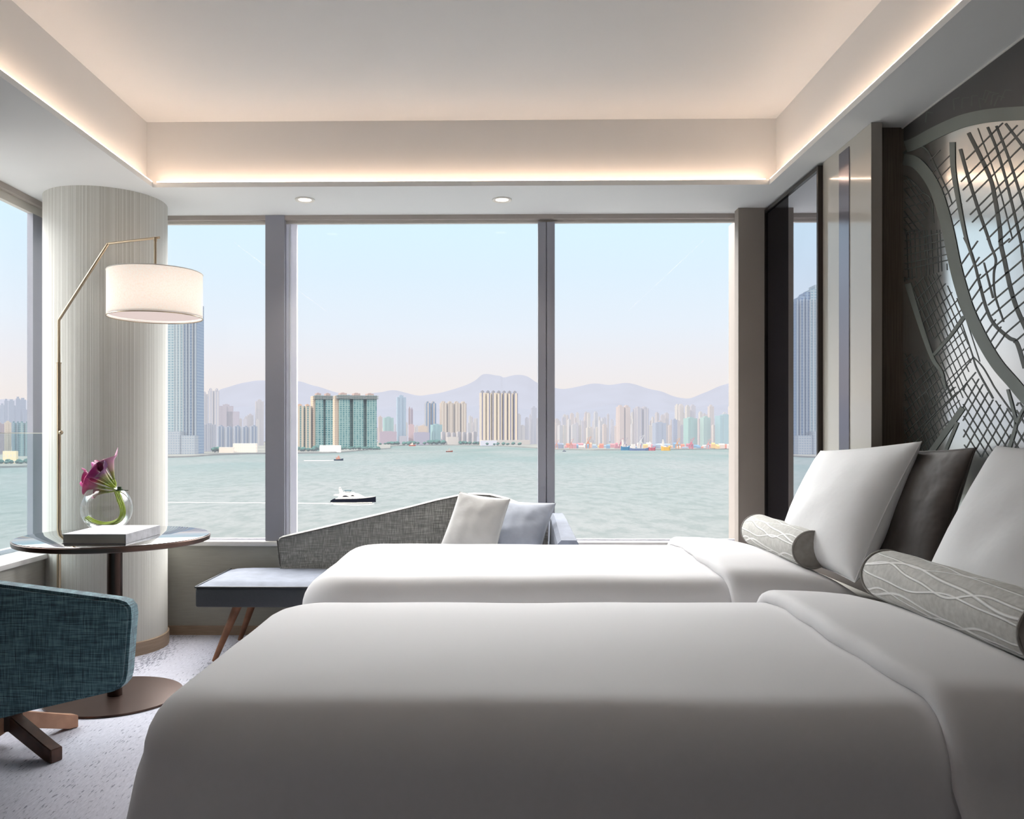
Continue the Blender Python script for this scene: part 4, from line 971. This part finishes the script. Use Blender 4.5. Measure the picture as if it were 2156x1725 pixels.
for x0, x1, y, lb, cl in ((940, 966, 920, 'bright white low warehouse in front of the white slab row', '#fbf4ea'), (798, 836, 908, 'long low lilac warehouse below the small turquoise block', '#cdb9c8'), (870, 905, 910, 'low lilac-blue shed by the central waterfront trees', '#c0bcd4'), (860, 872, 893, 'squat pink block beneath the thin towers', '#e6c3c4'), (880, 900, 896, 'squat cream block left of the small cyan block', '#f3ddc4'), (840, 858, 918, 'low pale podium below the slender blue tower', '#cfcfdc')):
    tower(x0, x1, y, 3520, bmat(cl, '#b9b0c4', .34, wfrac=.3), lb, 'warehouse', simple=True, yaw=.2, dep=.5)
# right-hand district
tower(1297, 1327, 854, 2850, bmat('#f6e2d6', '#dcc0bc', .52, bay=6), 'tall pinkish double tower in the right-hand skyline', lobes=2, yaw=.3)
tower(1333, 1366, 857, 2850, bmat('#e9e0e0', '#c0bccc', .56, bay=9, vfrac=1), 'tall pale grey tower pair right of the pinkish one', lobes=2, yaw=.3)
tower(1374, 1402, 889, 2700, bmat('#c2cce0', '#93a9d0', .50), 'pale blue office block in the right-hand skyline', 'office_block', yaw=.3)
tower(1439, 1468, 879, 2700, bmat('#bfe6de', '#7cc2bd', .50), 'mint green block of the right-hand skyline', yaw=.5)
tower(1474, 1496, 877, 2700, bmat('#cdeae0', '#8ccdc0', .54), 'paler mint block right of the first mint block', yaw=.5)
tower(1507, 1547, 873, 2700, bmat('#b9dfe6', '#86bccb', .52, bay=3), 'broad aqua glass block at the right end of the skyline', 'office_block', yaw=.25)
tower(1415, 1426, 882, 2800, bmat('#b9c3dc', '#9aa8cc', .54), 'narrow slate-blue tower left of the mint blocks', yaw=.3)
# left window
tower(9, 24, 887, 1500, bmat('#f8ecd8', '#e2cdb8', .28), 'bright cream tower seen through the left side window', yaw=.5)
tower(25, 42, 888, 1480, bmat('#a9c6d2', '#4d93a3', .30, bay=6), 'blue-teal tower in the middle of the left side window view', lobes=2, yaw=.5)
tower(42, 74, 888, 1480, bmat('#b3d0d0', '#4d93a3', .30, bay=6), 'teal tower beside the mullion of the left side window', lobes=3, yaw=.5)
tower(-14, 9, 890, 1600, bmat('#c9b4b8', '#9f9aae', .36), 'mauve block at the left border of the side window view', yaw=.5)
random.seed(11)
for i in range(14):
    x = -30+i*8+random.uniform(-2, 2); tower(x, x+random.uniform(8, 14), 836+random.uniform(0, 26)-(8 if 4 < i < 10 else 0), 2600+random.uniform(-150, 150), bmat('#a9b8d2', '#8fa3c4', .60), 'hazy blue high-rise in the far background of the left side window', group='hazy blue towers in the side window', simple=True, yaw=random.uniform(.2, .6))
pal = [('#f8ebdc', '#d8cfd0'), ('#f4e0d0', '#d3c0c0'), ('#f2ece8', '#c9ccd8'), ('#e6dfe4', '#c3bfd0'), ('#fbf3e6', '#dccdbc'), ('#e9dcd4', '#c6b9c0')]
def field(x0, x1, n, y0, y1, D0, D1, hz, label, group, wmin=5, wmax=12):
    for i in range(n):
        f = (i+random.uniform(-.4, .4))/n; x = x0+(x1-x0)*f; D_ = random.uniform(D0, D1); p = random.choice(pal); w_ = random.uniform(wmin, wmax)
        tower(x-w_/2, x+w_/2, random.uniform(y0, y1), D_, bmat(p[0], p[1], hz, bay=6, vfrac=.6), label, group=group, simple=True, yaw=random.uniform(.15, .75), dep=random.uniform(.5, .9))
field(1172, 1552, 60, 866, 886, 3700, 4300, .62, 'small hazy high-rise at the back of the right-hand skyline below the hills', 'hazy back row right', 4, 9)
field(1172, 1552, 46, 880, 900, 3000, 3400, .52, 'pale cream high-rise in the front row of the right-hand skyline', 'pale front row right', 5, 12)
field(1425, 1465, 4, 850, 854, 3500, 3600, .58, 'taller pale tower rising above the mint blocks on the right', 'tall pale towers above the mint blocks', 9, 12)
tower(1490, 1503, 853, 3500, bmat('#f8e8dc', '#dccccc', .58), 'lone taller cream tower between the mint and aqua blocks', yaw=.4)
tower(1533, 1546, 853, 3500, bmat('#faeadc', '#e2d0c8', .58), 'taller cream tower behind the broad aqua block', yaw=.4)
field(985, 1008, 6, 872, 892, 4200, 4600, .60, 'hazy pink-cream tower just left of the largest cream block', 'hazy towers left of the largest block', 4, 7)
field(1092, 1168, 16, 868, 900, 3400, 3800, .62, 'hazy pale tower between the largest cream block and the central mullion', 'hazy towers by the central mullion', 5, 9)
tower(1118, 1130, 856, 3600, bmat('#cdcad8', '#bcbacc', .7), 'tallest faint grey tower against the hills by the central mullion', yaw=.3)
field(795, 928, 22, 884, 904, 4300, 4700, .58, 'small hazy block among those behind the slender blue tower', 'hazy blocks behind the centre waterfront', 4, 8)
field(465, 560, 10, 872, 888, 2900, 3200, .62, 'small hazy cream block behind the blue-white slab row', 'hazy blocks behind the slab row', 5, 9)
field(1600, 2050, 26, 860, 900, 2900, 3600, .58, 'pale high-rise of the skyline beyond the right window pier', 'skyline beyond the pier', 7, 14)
# port: cranes, sheds and ships on the right shore
def crane(px, py, colr, H, label):
    p = sea(px, py); yy_ = p.y+25
    while any(math.hypot(p.x-q[0], yy_-q[1]) < q[2]+14 for q in placed): yy_ += 10
    placed.append((p.x, yy_, 14)); o = thing('harbour_crane', label, 'crane', (p.x, yy_, SEA+2))
    mt = hplain('crane_'+colr, colr, .42, k=.18); bm = BM(); s = H/70
    for x in (-6, 6):
        for y in (-6, 6): box(bm, (x*s-1.3*s, y*s-1.3*s, 0), (x*s+1.3*s, y*s+1.3*s, 22*s))
    box(bm, (-8*s, -8*s, 21*s), (8*s, 8*s, 24*s)); finish(bm, 'gantry_legs', mt, o, smooth=False)
    bm = BM(); box(bm, (-4*s, -4*s, 24*s), (4*s, 4*s, 31*s)); finish(bm, 'cabin', mt, o, smooth=False)
    bm = BM(); cyl(bm, (0, 0, 29*s), (14*s, 0, 52*s), 1.6*s, .8*s, 6); cyl(bm, (0, 0, 30*s), (-4*s, 0, 44*s), 1.2*s, .8*s, 6); cyl(bm, (-4*s, 0, 44*s), (14*s, 0, 52*s), .6*s, .6*s, 6); finish(bm, 'jib', mt, o, smooth=False)
for px, H, cl, lb in ((1204, 40, '#e0825a', 'orange harbour crane nearest the central mullion'), (1240, 48, '#ee8a38', 'tall bright orange harbour crane'), (1310, 42, '#c85a7c', 'dark pink harbour crane below the pinkish double tower'), (1322, 44, '#a8a0b4', 'grey harbour crane right of the dark pink crane'), (1352, 54, '#f0f2f4', 'white ship derrick standing highest on the right shore'), (1430, 42, '#f2a64a', 'golden yellow harbour crane'), (1460, 44, '#e8637c', 'coral red harbour crane'), (1464, 38, '#ea7088', 'coral pink harbour crane touching the coral red one'), (1496, 40, '#f0a8a0', 'pale salmon harbour crane near the right end'), (1173, 36, '#f4a070', 'small peach harbour crane at the edge of the central mullion')):
    crane(px, 947.5, cl, H, lb)
random.seed(5)
cols = ['#f2b48c', '#e87b50', '#6f9fc4', '#f0d8c8', '#d88a90', '#fbeee0', '#9fb4cc', '#f4c86c', '#c46a7c', '#efe3dc', '#8a93ac']
for i in range(64):
    px = 1174+i*5.9+random.uniform(-2, 2); p = sea(px, 947.4-random.uniform(0, 2.4)); w_ = random.uniform(6, 18); h_ = random.uniform(4, 13); c_ = random.choice(cols)
    yy_ = p.y+16
    while any(math.hypot(p.x-q[0], yy_-q[1]) < q[2]+w_*.55+1 for q in placed): yy_ += 6
    placed.append((p.x, yy_, w_*.55+1))
    bm = BM(); box(bm, (-w_/2, -5, 0), (w_/2, 5, h_)); prism(bm, [Vector((-w_/2, -5, h_)), Vector((w_/2, -5, h_)), Vector((w_/2, 0, h_+h_*.3)), Vector((-w_/2, 0, h_+h_*.3))], (0, 5, 0))
    key = 'shed_'+c_; mm = bc.get(key) or hplain(key, c_, .45, k=.21); bc[key] = mm
    o = finish(bm, 'port_shed', mm, None, smooth=False); o.location = (p.x, yy_, SEA+2.6); tag(o, 'tiny coloured shed or container stack on the right-hand port quay', 'shed', 'port sheds on the right shore')
def ship(px, py, L, cl, label, h=7):
    p = sea(px, py); o = thing('cargo_ship', label, 'ship', (p.x, p.y-6, SEA)); bm = BM()
    loft(bm, [[Vector((x, -w, 0)), Vector((x, w, 0)), Vector((x, w*1.2, h*k)), Vector((x, -w*1.2, h*k))] for x, w, k in ((-L/2, 4, 1), (-L*.3, 5, .8), (L*.3, 5, .8), (L/2, .8, 1.15))]); finish(bm, 'hull', hplain('hull_'+cl, cl, .15, k=.21), o, smooth=False)
    bm = BM(); box(bm, (-L*.42, -3, h*.8), (-L*.22, 3, h*2)); box(bm, (-L*.38, -2, h*2), (-L*.27, 2, h*2.5)); finish(bm, 'deckhouse', hplain('dh', '#f4f2f0', .15, k=.18), o, smooth=False)
ship(1316, 948.5, 24, '#3f86b4', 'small bright blue barge moored at the right-hand quay', 12); ship(1345, 949, 50, '#6f86b8', 'long slate blue cargo ship moored at the right-hand quay', 7); ship(1401, 949, 24, '#f0c058', 'yellow barge moored at the right-hand quay', 12); ship(1372, 949, 18, '#c86a7c', 'dark red barge moored between the blue ship and the yellow barge', 10)
# shoreline halls and trees
for x0, x1, y, Dp, lb, cl in ((492, 541, 934, 956, 'long low white ferry hall on the shore left of the mullion', '#fbf0e2'), (462, 492, 942, 957, 'smaller cream hall left of the long white ferry hall', '#f3e6da'), (673, 718, 938, 954, 'white pier building at the foot of the lone teal tower', '#fdf6ee'), (8, 36, 950, 982, 'pale yellow hall on the shore in the left side window', '#f3dfb8'), (1011, 1046, 928, 939.5, 'low grey-blue podium hall at the foot of the largest cream block', '#b9bfd0')):
    q = sea((x0+x1)/2, Dp); tower(x0, x1, y, q.y+20, bmat(cl, '#e0d6d2', .2, fl=7, wfrac=.3, k=.28), lb, 'shore_hall', simple=True, yaw=.1, dep=.35, crown=0)
random.seed(3)
tmt = hplain('hazy_foliage', '#4f7f78', .28, k=.18, var=(.2, .35))
for (x0, x1, yy, n, hh) in ((396, 428, 960, 6, 26), (452, 492, 957, 6, 16), (622, 668, 954.5, 8, 16), (718, 802, 950.5, 15, 12), (800, 860, 939.5, 9, 18), (864, 935, 938.5, 14, 24), (967, 1008, 938.5, 7, 18), (1015, 1100, 940, 8, 14), (2, 60, 983, 7, 9)):
    for i in range(n*2):
        ok = False
        for _ in range(12):
            px = x0+(x1-x0)*random.random(); q = sea(px, yy-random.random()*.8); h_ = hh*random.uniform(.55, 1.05)*.85; q = q*(1+(h_+random.random()*25)/q.length)
            if all(math.hypot(q.x-w_[0], q.y-w_[1]) > w_[2]*1.02+h_*.66 for w_ in placed): ok = True; break
        if not ok: continue
        placed.append((q.x, q.y, h_*.62))
        bm = BM(); bmesh.ops.create_icosphere(bm, subdivisions=2, radius=1)
        for v in bm.verts:
            nn = 1+.35*noise.noise(v.co*1.8+Vector((i, px, 0))); v.co = Vector((v.co.x*h_*.62*nn, v.co.y*h_*.5*nn, h_*.62+v.co.z*h_*.42*nn))
        cyl(bm, (0, 0, 0), (0, 0, h_*.4), h_*.05, h_*.04, 6)
        o = finish(bm, 'shore_tree', tmt, None); o.location = (q.x, q.y, SEA+2.6)
        tag(o, 'hazy dark green tree growing along the far waterfront', 'tree', 'trees along the far waterfront')
# boats
def yacht():
    p = sea(743, 1060); o = thing('motor_yacht', 'white motor yacht with navy hull cruising right across the harbour', 'yacht', (p.x, p.y, SEA)); L = 26.5; s = L/94
    def secs(xs): return xs
    hull = []
    for x, w, zt_, fl_ in ((-13.0, 2.3, 1.6, 1), (-11.5, 2.7, 2.6, 1), (-5, 3.0, 2.8, 1), (2, 3.0, 2.9, 1), (7, 2.4, 3.2, .75), (11, 1.1, 3.6, .4), (13.6, .1, 4.0, .1)):
        hull.append([Vector((x-(.0 if x < 12 else -.1), -w*.8*fl_-.02, .7)), Vector((x, -w, zt_)), Vector((x, w, zt_)), Vector((x, w*.8*fl_+.02, .7))])
    wh = hplain('yacht_white', '#fffdf8', .05, k=.21); nv = hplain('yacht_navy', '#10142c', .03, k=.18)
    bm = BM(); loft(bm, hull); finish(bm, 'hull', nv, o)
    bm = BM(); loft(bm, [[Vector((x, -w*.82, -.3)), Vector((x, -w*.86, .75)), Vector((x, w*.86, .75)), Vector((x, w*.82, -.3))] for x, w in ((-12.6, 2.4), (-5, 2.8), (2, 2.8), (7, 1.9), (11.5, .4))]); finish(bm, 'boot_stripe', wh, o)
    bm = BM(); loft(bm, [[Vector((x, -w, z)), Vector((x, -w, z+.35)), Vector((x, w, z+.35)), Vector((x, w, z))] for x, w, z in ((-10, 2.7, 2.55), (2, 3.02, 2.9), (7, 2.45, 3.2), (11, 1.2, 3.6), (13.2, .2, 3.9))]); finish(bm, 'deck_rail', wh, o)
    bm = BM(); prism(bm, [Vector((x, -2.3, z)) for x, z in ((-9, 2.8), (7.5, 3.2), (4.2, 5.0), (2.5, 5.7), (-3, 5.9), (-11, 5.2), (-11, 4.7), (-8, 4.5))], (0, 4.6, 0)); finish(bm, 'cabin', wh, o, smooth=False)
    bm = BM(); prism(bm, [Vector((x, -2.36, z)) for x, z in ((-6, 4.0), (-1.8, 4.0), (-3.6, 4.75), (-5, 4.7))], (0, .05, 0)); prism(bm, [Vector((x, -2.36, z)) for x, z in ((-1, 4.4), (1.4, 4.4), (.6, 5.0), (-.2, 5.0))], (0, .05, 0)); finish(bm, 'side_windows', nv, o, smooth=False)
    bm = BM(); prism(bm, [Vector((x, -1.9, z)) for x, z in ((-8, 5.4), (-2, 5.6), (1.6, 5.7), (.5, 6.4), (-6, 6.5), (-7.2, 8.6), (-8.2, 8.6), (-7.6, 6.4))], (0, 3.8, 0)); finish(bm, 'flybridge', wh, o, smooth=False)
    bm = BM(); box(bm, (-5, -1.6, 7.5), (-1, 1.6, 7.75)); cyl(bm, (-3.8, 0, 6.2), (-4.4, 0, 7.5), .08, .08, 6); cyl(bm, (-2, 0, 6.2), (-1.4, 0, 7.5), .08, .08, 6); finish(bm, 'canopy', hplain('canopy_teal', '#4d7480', .1, k=.18), o, smooth=False)
    bm = BM(); bmesh.ops.create_icosphere(bm, subdivisions=2, radius=.6); bmesh.ops.translate(bm, verts=bm.verts, vec=(-7.7, 0, 9.1)); finish(bm, 'radar_dome', wh, o)
yacht()
fo = hplain('foam', '#fdfcf8', .12, k=.19, var=(.4, .12))
def wake(pts, w0, w1, label):
    bm = BM(); L = smoothpts([Vector((x, y, 0)) for x, y in pts], 20); a, b = [], []
    for i, q in enumerate(L):
        w_ = (w0+(w1-w0)*i/(len(L)-1))*(.6+.5*abs(noise.noise(Vector((i*.35, 1, 0))))+.3); p = sea(q.x, q.y-w_/2); r_ = sea(q.x, q.y+w_/2); p.z = r_.z = SEA+.06; a.append(p); b.append(r_)
    grid(bm, [a, b]); tag(finish(bm, 'boat_wake', fo, None, smooth=False), label, 'wake')
wake([(120, 1057), (300, 1057.5), (420, 1058.5), (560, 1059.5), (640, 1060), (702, 1061)], .3, 1.5, 'long white foam wake trailing behind the motor yacht')
wake([(702, 1062), (740, 1063.5), (775, 1063), (788, 1061)], 2.2, 1.2, 'white bow foam along the motor yacht hull')
wake([(640, 970), (680, 970), (704, 969.5)], .6, .9, 'thin white wake behind the dark tugboat')
def small(px, py, L, hc, cc2, label):
    p = sea(px, py); o = thing('small_boat', label, 'boat', (p.x, p.y, SEA)); h = L*.13; bm = BM()
    loft(bm, [[Vector((x*L, -w*L, 0)), Vector((x*L, w*L, 0)), Vector((x*L, w*1.3*L, h*k)), Vector((x*L, -w*1.3*L, h*k))] for x, w, k in ((-.5, .1, 1.1), (-.3, .13, 1), (.2, .13, 1.2), (.5, .02, 1.8))]); finish(bm, 'hull', hplain('sb'+hc, hc, .1, k=.18), o, smooth=False)
    bm = BM(); box(bm, (-.28*L, -.09*L, h), (.15*L, .09*L, h*2.6)); box(bm, (-.1*L, -.06*L, h*2.6), (.08*L, .06*L, h*3.8)); finish(bm, 'wheelhouse', hplain('sc'+cc2, cc2, .1, k=.18), o, smooth=False)
    bm = BM(); cyl(bm, (-.05*L, 0, h*3.8), (-.05*L, 0, h*5.2), .012*L, .01*L, 6); finish(bm, 'mast', hplain('sm'+cc2, '#c9b0a8', .1, k=.18), o, smooth=False)
small(713, 970, 15, '#3c4a66', '#e0a898', 'dark-hulled tugboat with reddish wheelhouse on the water below the teal towers')
small(946, 952, 17, '#c46a58', '#fff4ec', 'tiny white and red ferry in the middle of the harbour')
small(868, 939.5, 26, '#e07a6a', '#fdeee6', 'red and white vessel moored by the central waterfront trees')
small(1188, 951, 9, '#5b6a88', '#8a8fa4', 'tiny dark boat near the central mullion on the right side')

# ================================================================== LIGHT
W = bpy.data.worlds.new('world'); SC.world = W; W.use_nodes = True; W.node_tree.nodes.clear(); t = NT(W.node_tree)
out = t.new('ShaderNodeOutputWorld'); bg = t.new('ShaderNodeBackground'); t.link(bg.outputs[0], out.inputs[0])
tc = t.new('ShaderNodeTexCoord'); sx = t.new('ShaderNodeSeparateXYZ'); t.link(tc.outputs['Generated'], sx.inputs[0])
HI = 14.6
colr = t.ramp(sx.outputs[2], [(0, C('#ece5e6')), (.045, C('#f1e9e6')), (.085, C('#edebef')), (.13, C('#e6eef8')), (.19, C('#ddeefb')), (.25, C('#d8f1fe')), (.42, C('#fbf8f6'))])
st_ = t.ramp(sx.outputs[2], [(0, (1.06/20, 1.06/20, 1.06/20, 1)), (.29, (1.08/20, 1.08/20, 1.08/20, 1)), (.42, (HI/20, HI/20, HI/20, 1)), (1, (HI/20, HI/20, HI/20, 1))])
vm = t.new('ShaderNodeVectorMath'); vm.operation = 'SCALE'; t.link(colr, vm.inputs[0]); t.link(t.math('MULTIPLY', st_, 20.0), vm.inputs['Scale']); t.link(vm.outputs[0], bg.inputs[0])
sun = bpy.data.lights.new('sun', 'SUN'); sun.energy = 12; sun.color = (1, .87, .70); sun.angle = .01
so = bpy.data.objects.new('sun', sun); COL.objects.link(so); so.rotation_euler = Vector((.75, .50, -.42)).to_track_quat('-Z', 'Y').to_euler(); so.location = (-6, -4, 8)
def portal(name, loc, rot, sx_, sy_):
    L = bpy.data.lights.new(name, 'AREA'); L.shape = 'RECTANGLE'; L.size = sx_; L.size_y = sy_
    try: L.cycles.is_portal = True
    except Exception: return
    o = bpy.data.objects.new(name, L); COL.objects.link(o); o.location = loc; o.rotation_euler = rot
portal('window_portal', (-.5, 5.08, 1.5), (-PI/2, 0, 0), 4.1, 2.0)
portal('side_window_portal', (-2.68, 4.25, 1.5), (0, -PI/2, 0), 2.0, 1.5)

L = bpy.data.lights.new('added_ceiling_fill', 'AREA'); L.shape = 'RECTANGLE'; L.size = 1.6; L.size_y = 1.2; L.energy = 9; L.color = (1, .95, .9)  # unseen fill lamp added behind the camera to brighten the ceiling
lo = bpy.data.objects.new('added_ceiling_fill', L); COL.objects.link(lo); lo.location = (-.2, -.9, 1.9); lo.rotation_euler = (PI, 0, 0)
